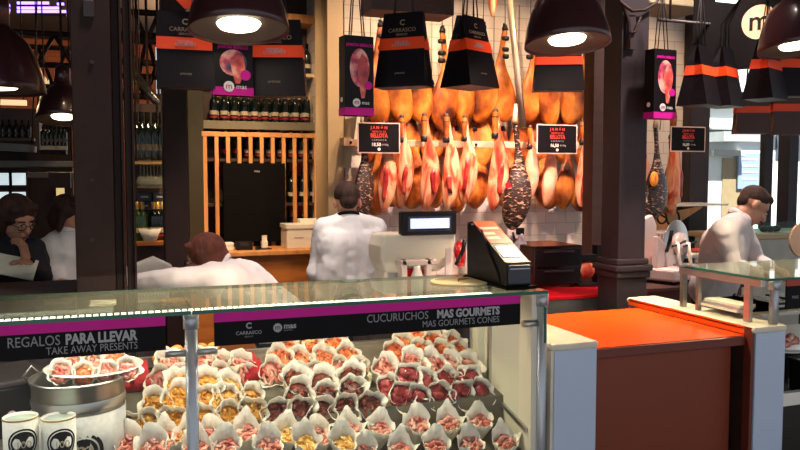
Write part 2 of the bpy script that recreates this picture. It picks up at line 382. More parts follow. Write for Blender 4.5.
# led strip under the front edge
ls = MB(); nl = int((XP2-.17-XL)/.022)
for k in range(nl): ls.box(XL+k*.022, YF+.080, HG-.019, XL+k*.022+.015, YF+.118, HG-.0118)
ls.build('led_strip', M['led'], case, True)
box('led_channel', M['steel'], XL, YF+.075, HG-.026, XP2-.16, YF+.123, HG-.0195, case)
for X in (XP1, XP2):
    p = MB().lathe([(.021, .1), (.021, HG-.014)], (X, YF+.03, 0), 20).build('post', M['post'], case, True)
    MB().lathe([(.026, HG-.065), (.026, HG-.0135)], (X, YF+.03, 0), 20).build('collar', M['post'], p, True)
zc = PY(230, 351, YF).z
def clamp(X, d, z):
    MB().tube([V((X+d*.02, YF+.03, z)), V((X+d*.085, YF+.03, z))], .014, 14).build('clamp', M['steel'], case, True)
clamp(XP1, -1, zc); clamp(XP1, 1, zc); clamp(XP2, -1, PY(530, 325, YF).z)
xg0, xg1, xg2 = PY(166, 350, YF).x, PY(214.5, 330, YF).x, PY(521, 310, YF).x
zb0, zb1 = 1.073, 1.192; zm = 1.155
for (x0, x1, lab) in ((XL, xg0, 'left'), (xg1, xg2, 'right')):
    box('front_glass', M['glass'], x0, YF+.012, .35, x1, YF+.018, HG-.014, case)
    bn = box('banner', M['ink'], x0, YF+.006, zb0, x1, YF+.0115, zb1, case)
    box('magenta_stripe', M['magenta'], x0, YF+.0045, zm, x1, YF+.0065, zb1, bn)
    if lab == 'left':
        text('REGALOS', (PY(60.5, 345, YF).x, YF+.004, 1.129), .046, M['lettergrey'], bn, align='RIGHT', sx=.78)
        text('PARA LLEVAR', (PY(137, 345, YF).x, YF+.004, 1.129), .046, M['letter'], bn, align='RIGHT', bold=.0018, sx=.77)
        text('TAKE AWAY PRESENTS', (PY(138, 350, YF).x, YF+.004, 1.0955), .034, M['lettergrey'], bn, align='RIGHT', sx=.78)
    else:
        xr = PY(500, 313, YF).x
        text('MAS GOURMETS', (xr, YF+.004, 1.132), .042, M['letter'], bn, align='RIGHT', bold=.0018, sx=.84)
        text('CUCURUCHOS', (PY(429, 313, YF).x, YF+.004, 1.132), .042, M['lettergrey'], bn, align='RIGHT', sx=.84)
        text('MAS GOURMETS CONES', (xr, YF+.004, 1.0985), .034, M['lettergrey'], bn, align='RIGHT', sx=.86)
        lp = PY(249, 328, YF)
        text('C', (lp.x, YF+.004, 1.136), .028, M['letter'], bn, bold=.001); text('CARRASCO', (lp.x, YF+.004, 1.112), .017, M['letter'], bn)
        text('IBÉRICOS', (lp.x, YF+.004, 1.099), .007, M['lettergrey'], bn)
        lp = PY(278, 328, YF)
        dd = disc('logo_disc', (lp.x, YF+.0045, 1.123), .0155, .002, M['letter'], bn)
        text('m', (lp.x, YF+.003, 1.124), .026, M['ink'], dd); text('mas', (lp.x+.021, YF+.004, 1.127), .028, M['letter'], bn, align='LEFT', bold=.0007); text('GOURMETS', (lp.x+.021, YF+.004, 1.112), .006, M['lettergrey'], bn, align='LEFT')
# decks inside
XE = XR-.055
MB().prism([(2.68,.50),(3.50,.50),(3.50,.84),(3.16,.80),(3.12,.745),(2.915,.715),(2.905,.56),(2.68,.52)], 'x', XL, XE).build('deck', M['deck'], case, True)
box('plinth', M['iron2'], XL, YF+.04, 0, XE, 3.5, .5, case)
box('back_rail', M['steel'], XL, 3.50, .5, XE, 3.53, .86, case)
# the cream end wall with its rail and corner post
pa, pb = PX(497, 398, XE), PX(538, 425, XE)
MB().prism([(2.68,.2),(3.22,.2),(3.22,HG-.014),(2.68,HG-.014)], 'x', XE, XE+.035).build('end_panel', M['cream'], case, True)
MB().prism([(2.70,.62),(3.04,.70),(3.04,.715),(2.70,.64)], 'x', XE-.012, XE).prism([(3.03,.70),(3.05,.70),(3.05,1.18),(3.03,1.18)], 'x', XE-.012, XE).build('panel_trim', M['steel'], case, True)
box('corner_post', M['cream'], XE-.03, 3.1, .7, XE, 3.16, HG-.014, case)
# red cloth strips lying on the upper deck
for i, (xa, xb) in enumerate(((243, 268), (120, 158), (205, 222))):
    A, B = PY(xa, 372, 3.2), PY(xb, 372, 3.2)
    mb = MB(); n = 8
    for k in range(n):
        u0, u1 = k/n, (k+1)/n
        z0, z1 = .812+.05*math.sin(u0*PI)+.008*math.sin(u0*20), .812+.05*math.sin(u1*PI)+.008*math.sin(u1*20)
        X0, X1 = A.x+(B.x-A.x)*u0, A.x+(B.x-A.x)*u1
        mb.add([(X0,3.17,z0),(X1,3.17,z1),(X1,3.42,z1+.02),(X0,3.42,z0+.02),(X0,3.17,.806),(X1,3.17,.806),(X1,3.42,.83),(X0,3.42,.83)], [(0,1,2,3),(7,6,5,4),(0,4,5,1),(3,2,6,7)], True)
    tag(mb.build('red_cloth', M['redcloth']), ['folded red cloth on the deck between the golden cones and the brown cones', 'crumpled red cloth on the deck right behind the metal bucket', 'red cloth on the deck directly behind the steel post'][i], 'cloth', 'red cloths in the display case')
# ------------------------------------------------------------------ end blocks and orange counter
YK = 2.65; HK = .985
bx0, bx1 = PY(553, 360, YK).x, PY(597, 360, YK).x
def block(x0, x1, label, y1):
    t = thing('counter_end_block', label, 'counter end', ((x0+x1)/2, YK, 0), 0, None)
    box('panel', M['lam'], x0+.008, YK, 0, x1, y1, HK-.03, t, .004)
    box('marble_cap', M['marble'], x0-.012, YK-.008, HK-.03, x1+.004, y1, HK, t, .012)
    return t
t = block(bx0, bx1, 'white block with marble cap joining glass counter and orange counter', 3.45)
box('side_panel', M['marble'], bx0-.006, YK+.006, .0, bx0+.007, 3.4, HK-.03, t)
rx0, rx1 = PY(754, 360, YK).x, PY(785, 360, YK).x
t = block(rx0, rx1, 'narrow white block with marble cap ending the orange counter at the worker', 3.56)
box('orange_side', M['orange'], rx0-.012, YK+.05, .944, rx0+.002, 3.54, HK-.004, t, .001)
box('inner_side', M['wooddark'], rx0-.004, YK+.051, 0, rx0+.0075, 3.5, .936, t)  # dark lining added to put shade into the recess
box('side_panel', M['edge'], rx0-.012, YK+.006, 0, rx0+.004, YK+.05, HK-.004, t, .001)
oc = thing('orange_counter', 'bright orange laminate counter flap with rust-red front', 'counter', ((bx1+rx0)/2, YK, 0))
box('worktop', M['orange'], bx1+.006, YK+.045, .938, rx0-.016, 3.45, .942, oc)
box('worktop_edge', M['edge'], bx1+.006, YK+.035, .897, rx0-.016, 3.45, .9378, oc, .004)
xq = PY(728, 400, YK+.1).x
box('front_panel', M['rust'], bx1+.008, YK+.09, 0, xq, YK+.11, .897, oc, .002)
box('back_panel', M['blackmatt'], xq, YK+.3, 0, rx0-.016, YK+.32, .897, oc)  # black colour carries the shade of the recess
# ------------------------------------------------------------------ right-hand display case
XQ = 2.665
rc = thing('display_case', 'second glass food counter beyond the narrow marble-capped block', 'display case', (XQ+1, YF, 0))
XQR = 5.0
g = box('glass_top', M['glass_top'], XQ, YF-.02, HG-.01, XQR, YF+.56, HG, rc)
MB().box(XQ-.0015, YF-.02, HG-.011, XQ, YF+.56, HG).box(XQ, YF-.0215, HG-.011, XQR, YF-.02, HG).build('polished_edge', M['glass_edge'], g, True)
xpp = PY(774, 300, YF+.03).x
for X, Yp in ((xpp, YF+.03),):
    p = MB().lathe([(.02, HK+.001), (.02, HG-.012)], (X, Yp, 0), 18).build('post', M['post'], rc, True)
    MB().lathe([(.026, HG-.06), (.026, HG-.011)], (X, Yp, 0), 18).build('collar', M['post'], p, True)
box('frame_upright', M['steel'], XQ+.01, YF+.09, HK+.001, XQ+.03, YF+.125, HG-.012, rc)
box('frame_upright', M['steel'], XQ+.01, YF+.53, HK+.001, XQ+.035, YF+.555, HG-.012, rc)
box('frame_upright', M['steel'], XQ+.01, YF+.42, HK+.001, XQ+.03, YF+.44, HG-.012, rc)
box('frame_rail', M['steel'], XQ+.005, YF+.02, HG-.045, XQ+.03, YF+.56, HG-.0115, rc, .002)
box('end_glass', M['glass'], XQ+.002, YF+.28, HK+.001, XQ+.008, YF+.88, HG-.06, rc)
MB().box(XQ+.1, YF+.05, 0, XQR, YF+.8, .62).box(XQ+.1, YF+.3, .62, XQR, YF+.8, .78).build('base', M['tray'], rc, True)
box('front_ledge', M['white'], XQ+.12, YF+.02, .60, XQR, YF+.06, .66, rc, .005)
sh = box('shelf', M['steel'], XQ+.12, YF+.12, 1.0, XQR, YF+.5, 1.012, rc)
bn = box('banner', M['ink'], PY(786, 290, YF).x, YF-.005, PY(790, 309, YF).z, XQR, YF+.004, PY(790, 286, YF).z, rc)
box('orange_stripe', M['orange_edge'], PY(786, 290, YF).x, YF-.005, PY(790, 285.9, YF).z, XQR, YF+.004, PY(790, 279, YF).z, rc)
text('MAS', (PY(791, 298, YF).x, YF-.006, PY(795, 297, YF).z), .02, M['lettergrey'], bn, align='LEFT')
# ------------------------------------------------------------------ paper cones
FM = {'beans': mat('brown_beans', '#5a2114', .35, 0, .3, 30, col2='#7a3420'),
      'sticks': ramp_mat('golden_sticks', [(.3, '#a86a1c'), (.5, '#d79a3c'), (.7, '#e8be6c')], 30, rough=.5),
      'cubes': ramp_mat('cured_meat_cubes', [(.3, '#b5401c'), (.5, '#dd7840'), (.7, '#eda878')], 28, rough=.4),
      'slices': ramp_mat('dark_red_slices', [(.3, '#5a1014'), (.5, '#8e1f20'), (.72, '#c4645a')], 34, rough=.35),
      'pink': ramp_mat('pink_ham_strips', [(.3, '#b54a3c'), (.5, '#d88a78'), (.7, '#edc4b0')], 26, rough=.4),
      'crackers': ramp_mat('pale_crackers', [(.3, '#c98a3c'), (.5, '#e0b05c'), (.7, '#f0d090')], 26, rough=.5)}
def rot_e(rng): 
    from mathutils import Euler
    return Euler((rng.uniform(0, 6.3), rng.uniform(0, 6.3), rng.uniform(0, 6.3))).to_matrix()
def fill_mesh(kind, rng, R=.050, L=.15):
    mb = MB(); z = L*.88
    mb.lathe([(.004, z-.03), (R*.80, z-.004), (R*.5, z+.004), (.002, z+.006)], n=12)
    n = {'beans': 13, 'sticks': 20, 'cubes': 24, 'slices': 8, 'pink': 12, 'crackers': 14}[kind]
    for i in range(n):
        r = R*.72*math.sqrt(rng.random()); t = rng.uniform(0, 2*PI); c = V((r*math.cos(t), r*math.sin(t), z+.006+rng.uniform(0, .012)*(1-r/R)))
        Q = rot_e(rng)
        if kind == 'beans': mb.ball(c, (.013, .0085, .007), 8, 5, Q)
        elif kind == 'sticks': mb.tube([c-Q@V((.016,0,0)), c+Q@V((.003,.003,0)), c+Q@V((.016,0,0))], .0042, 6)
        elif kind == 'cubes': mb.obox(c, (.013, .012, .011), Q)
        elif kind == 'crackers': mb.ball(c, (.012, .009, .005), 8, 5, Q)
        elif kind == 'slices':
            rr = .021; T = Matrix.Rotation(rng.uniform(-.9, .9), 3, 'X') @ Matrix.Rotation(rng.uniform(0, 6), 3, 'Z')
            mb.lathe([(rr*.3, .004), (rr, .0), (rr, .0022), (rr*.3, .006)], c, 12, True, T)
        else:
            T = Matrix.Rotation(rng.uniform(-.5, .5), 3, 'X') @ Matrix.Rotation(rng.uniform(0, 6), 3, 'Z')
            mb.tube([c+T@V((-.018, 0, 0)), c+T@V((-.006, .006, .006)), c+T@V((.006, -.004, .004)), c+T@V((.018, 0, 0))], [.003, .006, .0055, .003], 6)
    return mb
def paper_mesh(rng, R=.05, L=.15, peak=.05):
    n = 42; rings = []; ph = [rng.uniform(0, 6.3) for _ in range(4)]; sp = [(rng.uniform(2.6, 6.6), rng.uniform(.2, .42), rng.uniform(.010, .026)) for _ in range(4)]
    for fr in (.02, .3, .6, .82, 1.0):
        ring = []
        for j in range(n):
            t = 2*PI*j/n
            d = abs((t-PI/2+PI) % (2*PI) - PI)
            spk = sum(h_*max(0, 1-abs(((t-a_+PI) % (2*PI))-PI)/w_) for a_, w_, h_ in sp); pk = peak*max(0, 1-d/1.15) + spk
            r = R*fr*(1 + .10*fr*math.sin(3*t+ph[0]) + .08*fr*math.sin(5*t+ph[1]) + .05*math.sin(9*t+ph[2]+fr*2)*fr)
            z = L*fr + (pk + .007*abs(math.sin(3.5*t+ph[3])) + rng.uniform(-.003,.003))*max(0, (fr-.6)/.4)
            if fr > .9: r *= 1 + .10*max(0, 1-d/1.25) + spk*6
            ring.append(V((r*math.cos(t), r*math.sin(t), z)))
        rings.append(ring)
    mb = MB().loft(rings, cap=False)
    return mb
rng = random.Random(3)
CONES = {}
def cone_proto(kind, k, peak):
    key = (kind, k, peak)
    if key in CONES: return CONES[key], False
    paper = paper_mesh(rng, peak=peak).build('paper_cone', M['paper'], None, mods=[('SOLIDIFY', dict(thickness=.0012))])
    fill = fill_mesh(kind, rng).build('filling', FM[kind], paper); fill['kind'] = 'stuff'
    CONES[key] = paper; KIDS[paper.name] = [fill]
    return paper, True
NC = 0
def cone(px, py, Y, kind, d, label, group, sc=1.0, peak=.022, H=None):
    global NC
    k = NC % 3; NC += 1
    o, fresh = cone_proto(kind, k, peak)
    if not fresh: o = dup(o)
    m = PY(px, py+3, Y)
    d = V(d).normalized(); zx = V((0, .5, 1)); yv = (zx - d*zx.dot(d)).normalized(); xv = yv.cross(d)
    Q = Matrix((xv, yv, d)).transposed() @ Matrix.Rotation(rng.uniform(-.2, .2), 3, 'Z')
    o.rotation_euler = Q.to_euler(); o.scale = (sc, sc, sc)
    o.location = m - d*(.125*sc)
    tag(o, label, 'paper cone', group)
    return m
def tray(x0, x1, py, Y, depth, label):
    a, b = PY(x0, py, Y), PY(x1, py, Y); h = (a.z+b.z)/2
    z = deckz(Y+.0)+.004
    t = thing('serving_tray', label, 'tray', ((a.x+b.x)/2, Y+depth/2, h-.012))
    w = (b.x-a.x)/2
    mb = MB().box(-w, -depth/2, 0, w, depth/2, .006)
    for s in ((-w,-depth/2,-w+.006,depth/2),(w-.006,-depth/2,w,depth/2),(-w,-depth/2,w,-depth/2+.006),(-w,depth/2-.006,w,depth/2)): mb.box(s[0], s[1], 0, s[2], s[3], .016)
    mb.build('base', M['tray'], t)
    ft = h-.012
    # little feet down to the deck
    for sx in (-1, 1):
        for Yy in (Y+.02, Y+depth-.02):
            zz = deckz(Yy)
            if ft - zz > .004: MB().tube([((a.x+b.x)/2+sx*(w-.03), Yy, zz-.001), ((a.x+b.x)/2+sx*(w-.03), Yy, ft+.002)], .008, 8).build('leg', M['tray'], t, True)
    return t
def deckz(Y):
    pts = [(2.68,.52),(2.905,.56),(2.915,.715),(3.12,.745),(3.16,.80),(3.5,.84)]
    for (a, b), (c, d) in zip(pts, pts[1:]):
        if a <= Y <= c: return b + (d-b)*(Y-a)/(c-a)
    return .84
tray(127, 262, 436, 2.93, .20, 'dark tray carrying the cones of golden crisp pieces')
tray(266, 386, 419, 2.93, .20, 'dark tray carrying the cones of brown nuggets')
tray(380, 491, 405, 2.95, .20, 'dark tray carrying the cones of dark red slices')
tray(152, 252, 391, 3.19, .24, 'upper dark tray carrying pink ham cones, behind the golden crisp pieces')
tray(262, 368, 382, 3.17, .24, 'upper dark tray carrying orange cube cones, behind the brown nuggets')
tray(366, 478, 378, 3.19, .26, 'upper dark tray carrying orange cube cones, behind the dark red slices')
def pile(rows, Y0, dY, kind, what, anchor, group, d0=(0,-.95,.30), d1=(0,-.78,.62), sc=1.0):
    names = ['lowest row', 'second row', 'third row', 'top row'] if len(rows) > 3 else ['lowest row', 'middle row', 'top row']
    if len(rows) == 2: names = ['lowest row', 'top row']
    for r, row in enumerate(rows):
        f = r/max(1, len(rows)-1); d = V(d0)*(1-f)+V(d1)*f
        for i, (px, py) in enumerate(row):
            k = kind if isinstance(kind, str) else kind[r]
            wh = what if isinstance(what, str) else what[r]
            cone(px, py, Y0+dY*r, k, (d.x+rng.uniform(-.14, .14)+.0, d.y, d.z+rng.uniform(-.08, .08)), f'cone of {wh}, {anchor}, {names[r]}, {ordn(i)} from the bucket', group, sc*1.2)
pile([[(131,427),(148,424),(173,420),(203,419),(229,416),(250,411)], [(156,404),(177,397),(205,400),(226,399),(249,399)], [(180,384),(207,384),(228,388)]],
     2.945, .055, 'sticks', 'golden crisp pieces', 'front tray', 'cones of golden crisp pieces')
pile([[(276,412),(300,409),(321,410),(344,407),(369,404)], [(298,392),(324,395),(351,389)], [(322,381),(351,376),(295,379)]],
     2.945, .055, 'beans', 'brown nuggets', 'front tray', 'cones of brown nuggets')
pile([[(400,394),(417,397),(438,393),(459,392),(479,391)], [(388,388),(407,376),(424,382),(446,380),(467,378)], [(384,368),(412,362),(431,364),(448,365),(467,366)]],
     2.965, .06, ['slices', 'slices', 'pink'], ['dark red slices', 'dark red slices', 'pale pink strips'], 'front tray', 'cones of dark red slices')
pile([[(394,352),(420,351),(440,352),(456,352)], [(402,345),(432,342),(450,344)], [(413,336),(432,334)]],
     3.20, .06, 'cubes', 'orange cubes', 'far upper tray', 'cones of orange cubes on the far tray')
pile([[(271,371),(293,374),(316,373),(340,369),(356,369)], [(279,358),(298,360),(323,359),(346,356)], [(286,349),(309,345),(334,346)]],
     3.19, .055, ['pink', 'cubes', 'cubes'], ['pink strips', 'orange cubes', 'orange cubes'], 'middle upper tray', 'cones of orange cubes on the middle tray')
pile([[(160,380),(180,378),(206,379),(222,376),(244,377)], [(170,364),(203,364),(221,367),(240,366)]],
     3.20, .06, 'pink', 'pink ham strips', 'upper tray', 'cones of pink ham')
# front row: upright cones in a trough
backrow = [(127,447,'pink'),(167,443,'pink'),(187,441,'sticks'),(209,441,'pink'),(247,436,'pink'),(286,437,'crackers'),(319,439,'pink'),(350,434,'pink'),(380,432,'pink'),(417,427,'pink'),(449,426,'pink'),(480,424,'pink')]
frontrow = [(153,450,'pink'),(197,452,'pink'),(226,449,'pink'),(268,448,'pink'),(306,445,'crackers'),(344,444,'crackers'),(364,455,'pink'),(400,452,'pink'),(436,448,'pink'),(470,446,'pink'),(505,444,'pink')]
wn = {'pink': 'pink ham strips', 'sticks': 'golden crisp pieces', 'crackers': 'pale crackers'}
for i, (px, py, k) in enumerate(backrow):
    cone(px, py-2, 2.865, k, (rng.uniform(-.12,.12), -.5, 1), f'upright paper cone of {wn[k]}, {ordn(i)} of the rear upright row from the bucket', 'upright paper cones in the front trough', 1.08, .062)
for i, (px, py, k) in enumerate(frontrow):
    cone(px, py-1, 2.765, k, (rng.uniform(-.12,.12), -.45, 1), f'upright white paper cone of {wn[k]}, {ordn(i)} of the row nearest the glass', 'upright paper cones in the front trough', 1.08, .062)
# ------------------------------------------------------------------ bucket, plate, tins, crate
bc = PY(80, 430, 2.93); 
bk = thing('metal_bucket', 'big zinc bucket wrapped in a white printed band, under the plate of cones', 'bucket', (bc.x, 2.93, .565))
zt = PY(80, 385, 2.80).z; hb = zt-.565; Rb = .155
MB().lathe([(.0, 0), (.145, 0), (.148, hb*.13), (Rb, hb), (Rb+.006, hb+.004), (Rb+.006, hb-.008), (Rb-.006, hb-.002), (Rb-.012, .02), (0, .02)], n=48, cap=False).build('wall', M['steel'], bk)
MB().lathe([(.1495, hb*.16), (Rb-.0005, hb*.72), (Rb+.0015, hb*.72), (.151, hb*.16), (.1495, hb*.16)], n=48, cap=False).build('paper_band', mat('printed_band', '#c4c0ba', .6, 0, .08, 60), bk)
MB().lathe([(Rb, hb*.76), (Rb+.003, hb*.80), (Rb, hb*.84)], n=48, cap=False).build('rib', M['steel'], bk)
def on_cyl(name, m, parent, R, z, ang, r0, r1, n=28, lift=.0015):
    # round printed badge wrapped on a cylinder wall
    mb = MB(); rings = []
    for r in (r0, r1):
        rings.append([V(((R+lift)*math.sin(ang+r*math.cos(2*PI*j/n)/R), -(R+lift)*math.cos(ang+r*math.cos(2*PI*j/n)/R), z+r*math.sin(2*PI*j/n))) for j in range(n)])
    mb.loft(rings, cap=False, smooth=False); return mb.build(name, m, parent)
on_cyl('badge_ring', M['ink'], bk, .153, hb*.40, .12, .052, .066)
on_cyl('badge_ring', M['ink'], bk, .153, hb*.40, .12, .002, .046)
text('m', (.02, -.1555, hb*.42), .09, M['labelw'], bk, world=False)
MB().tube([V((-Rb-.004, 0, hb-.01)), V((-Rb-.02, -.03, hb+.02)), V((-Rb+.01, -.05, hb+.06)), V((-Rb+.03, -.03, hb+.03))], .0035, 8).build('handle', M['steel'], bk)
pt = PY(94, 378, 2.95)
pl = tag(MB().lathe([(.10, 0), (.165, .012), (.17, .016), (.163, .016), (.10, .005), (0, .005)], n=40).build('plate', M['white']), 'oval plate heaped with ham cones, resting on the metal bucket', 'plate')
pl.location = (pt.x, 2.98, zt+.006)
for i, (px, py, k) in enumerate([(62,371,'pink'),(84,373,'cubes'),(107,372,'pink'),(127,368,'pink'),(70,360,'pink'),(92,361,'pink'),(115,359,'cubes')]):
    cone(px, py, 2.90+.06*(i > 3), k, (rng.uniform(-.3,.3), -.85, .45), f'paper cone of {"orange cubes" if k=="cubes" else "ham strips"} on the bucket plate, {["lower","upper"][i>3]} row, {ordn(i if i<4 else i-4)} from the crate', 'cones on the plate', .85)
for i, px in enumerate((21, 59)):
    c = PY(px, 440, 2.735)
    t = thing('paper_tub', ['tall white cylindrical paper tub with round black badge, beside the crate', 'tall white paper tub with round black badge, standing against the bucket'][i], 'tub', (c.x, 2.735, .525), 0, 'white tubs')
    h = PY(px, 416, 2.735).z - .525; r = .053
    MB().lathe([(0, 0), (r, 0), (r, h), (r-.004, h), (r-.004, h-.02), (0, h-.02)], n=32, cap=False).build('wall', mat('tub_paper', '#d9d6cf', .55, 0, .08, 70), t)
    MB().lathe([(0, h-.012), (r-.004, h-.012), (r-.004, h-.008), (0, h-.008)], n=32, cap=False).build('lid', mat('tub_lid', '#a8b4a8', .4), t)
    MB().lathe([(r+.0005, h-.006), (r+.0015, h-.003), (r+.0005, h)], n=32, cap=False).build('rim', M['gold'], t)
    on_cyl('badge_ring', M['ink'], t, r, h-.075, .25, .041, .047); on_cyl('badge', M['ink'], t, r, h-.075, .25, .001, .038)
    text('100', (.013, -r-.001, h-.08), .032, M['labelw'], t, rot=(PI/2, 0, .25), world=False)
a = PY(-40, 400, 3.0); b = PY(52, 344, 3.05)
cr = thing('black_crate', 'black lidded crate with pale oval badge, left of the bucket', 'crate', (PY(10, 400, 3.05).x, 3.02, .745), .5)
MB().box(-.25, -.02, -.02, .16, .25, .16).build('body', M['black'], cr, bevel=.008)
MB().box(-.26, -.03, .16, .17, .26, .185).build('lid', M['iron2'], cr, bevel=.008)
disc('badge', (-.0, -.022, .06), .016, .003, mat('pink_badge', '#c9a2a2', .5), cr, world=False)
# tray of croquettes behind, seen past the post
cz = PY(190, 356, 3.36)
t = thing('serving_tray', 'small tray of golden croquettes at the back of the case behind the steel post', 'tray', (cz.x, 3.38, .86))
MB().box(-.17, -.09, 0, .17, .09, .008).build('base', M['tray'], t)
for sx in (-.15, .15): MB().box(sx-.008, -.02, -.035, sx+.008, .02, 0).build('leg', M['tray'], t)
croq = None; KM = ramp_mat('fried_crust', [(.3, '#a5541a'), (.55, '#d98a32'), (.75, '#e8a850')], 20, rough=.6)
nn = 0
for r in range(2):
    for i in range(6-r):
        o = MB().ball((0,0,0), (.026, .02, .02), 12, 8).build('croquette', KM) if croq is None else dup(croq)
        croq = croq or o; KIDS.setdefault(croq.name, [])
        o.location = (cz.x-.13+.05*i+.026*r, 3.34, .889+.034*r); o.rotation_euler = (0, 0, rng.uniform(-.5, .5))
        tag(o, f'golden croquette, {ordn(i)} from the bucket side in the {["bottom","top"][r]} layer behind the post', 'croquette', 'croquettes behind the post')
# ------------------------------------------------------------------ things standing on the glass
fr = PZ(507, 289, HG); X0 = PY(506, 275, 2.73).x; X1 = PY(531.5, 275, 2.73).x
pz = [(2.73,HG),(3.10,HG),(3.10,PY(480,222,3.09).z),(3.06,PY(480,221,3.06).z),(2.75,PY(518,261,2.75).z),(2.73,PY(518,262,2.73).z)]
dv = thing('label_printer', 'black wedge-shaped ticket machine with sloping orange screen, on the glass top', 'machine', ((X0+X1)/2, 2.9, HG))
MB().prism([(2.73,HG+.012),(2.9,HG+.012),(3.10,HG+.012),pz[2],pz[3],pz[4],pz[5]], 'x', X0, X1).build('body', M['black'], dv, True, .004)
MB().prism([(2.705,HG),(3.11,HG),(3.11,HG+.014),(2.705,HG+.012)], 'x', X0-.012, X1+.012).build('base', M['blackmatt'], dv, True, .003)
def slope(name, m, u0, u1, s0, s1, lift):
    # strip on the sloping face; s along the slope 0 top .. 1 bottom, u across
    A = V((0, pz[3][0], pz[3][1])); B = V((0, pz[4][0], pz[4][1])); n = V((0, -(A.z-B.z), (A.y-B.y))).normalized(); n = V((0, n.y, abs(n.z)))
    P = lambda u, s_, l: V((X0+(X1-X0)*u, 0, 0)) + A*(1-s_)+B*s_ + n*l
    mb = MB().add([P(u0,s0,0),P(u1,s0,0),P(u1,s1,0),P(u0,s1,0),P(u0,s0,lift),P(u1,s0,lift),P(u1,s1,lift),P(u0,s1,lift)], [(0,3,2,1),(4,5,6,7),(0,1,5,4),(1,2,6,5),(2,3,7,6),(3,0,4,7)])
    return mb.build(name, m, dv, True)
slope('orange_label', mat('orange_label', '#c8431c', .3), .06, .94, .02, .58, .002)
slope('white_label', mat('white_label', '#c9b49e', .4), .10, .88, .66, .92, .003)
for s0, u in ((.18, .86), (.31, .55), (.42, .60)): slope('paper_strip', mat('strip_paper', '#d8a088', .4), .1, u, s0, s0+.06, .003)
box('front_plate', mat('grey_front', '#3a3c44', .35, .3), X0+.008, 2.722, PY(518,284,2.73).z, X1-.008, 2.73, PY(518,265,2.73).z, dv, .003)
MB().box(X0+.014, 2.718, PY(518,269,2.73).z, X1-.014, 2.722, PY(518,268,2.73).z).build('slot', M['post'], dv, True)
MB().tube([(X0-.002, 3.04, pz[3][1]-.02), (X0-.02, 3.03, pz[3][1]-.02)], .012, 10).build('knob', M['black'], dv, True)
MB().tube([(X0-.002, 2.95, pz[3][1]-.03), (X0-.004, 2.86, HG+.12), (X0-.004, 2.8, HG+.06), (X0-.002, 2.78, HG+.02)], .005, 8).build('cable', M['rope'], dv, True)
pc = PZ(460, 283, HG)
pl = thing('plate', 'round pale wooden board lying flat on the glass counter top', 'board', (pc.x, pc.y, HG))
MB().lathe([(.115, 0), (.125, .006), (.122, .011), (0, .011)], n=44).build('disc', mat('pale_board', '#dccba0', .5, 0, .08, 6), pl)
MB().tube([V((-.02,-.03,.0135)), V((.0,.02,.0135)), V((.05,.03,.0135))], .0035, 6).build('leftover_rind', mat('rind', '#b08a50', .6), pl)
# small items on the orange counter's left: none. receipts under the printer
rc_ = tag(box('paper_slip', M['blackmatt'], X1+.015, 2.90, HG, X1+.075, 2.99, HG+.012), 'small black box beside the sloping ticket machine on the glass', 'box')
# ------------------------------------------------------------------ hams
def net_mat():
    m, nt, b = new('black_net'); N, L = nt.nodes, nt.links; b.inputs['Roughness'].default_value = .35
    tc = N.new('ShaderNodeTexCoord'); mp = N.new('ShaderNodeMapping'); mp.inputs['Rotation'].default_value = (0, .75, .6); mp.inputs['Scale'].default_value = (14, 14, 26)
    L.new(tc.outputs['Object'], mp.inputs[0]); vo = N.new('ShaderNodeTexVoronoi'); vo.inputs['Scale'].default_value = 2.4; vo.distance = 'CHEBYCHEV'
    L.new(mp.outputs[0], vo.inputs['Vector']); rp = N.new('ShaderNodeValToRGB'); L.new(vo.outputs['Distance'], rp.inputs[0])
    e = rp.color_ramp.elements; e[0].position = .54; e[0].color = (.008, .006, .006, 1); e[1].position = .68; e[1].color = (*S('#b98a68'), 1)
    e.new(.42).color = (*S('#2a1712'), 1)
    L.new(rp.outputs[0], b.inputs['Base Color'])
    bp = N.new('ShaderNodeBump'); bp.inputs['Strength'].default_value = .6; bp.inputs['Distance'].default_value = .01; L.new(vo.outputs['Distance'], bp.inputs['Height']); L.new(bp.outputs[0], b.inputs['Normal'])
    return m
M['net'] = net_mat()
def ham_body(rng, L=.95, w=1.0, cut=False):
    # hangs along -z from the hoof end at z=0
    prof = [(0, .020), (.05, .026), (.12, .022), (.22, .022), (.30, .030), (.40, .046), (.50, .078), (.61, .106), (.74, .114), (.86, .100), (.94, .070), (.985, .036), (1.0, .012)]
    if cut: prof = [(0, .020), (.05, .024), (.14, .020), (.24, .022), (.32, .040), (.42, .060), (.55, .072), (.68, .076), (.80, .068), (.90, .050), (.97, .028), (1.0, .010)]
    rings = []; n = 18; ph = rng.uniform(0, 6); b = rng.uniform(-.03, .03)
    for t, r in prof:
        cx = .035*math.sin(t*PI*1.1)*(1 if rng is None else 1) + b*t; ring = []
        for j in range(n):
            a = 2*PI*j/n
            rr = r*w*(1 + (.10*math.sin(2*a+ph) + .06*math.sin(3*a+ph*2+t*4))*min(1, max(0, (t-.3)*3)))
            ring.append(V((cx + rr*math.cos(a), rr*.68*math.sin(a), -t*L)))
        rings.append(ring)
    return MB().loft(rings)
HP = {}
rg = random.Random(11)
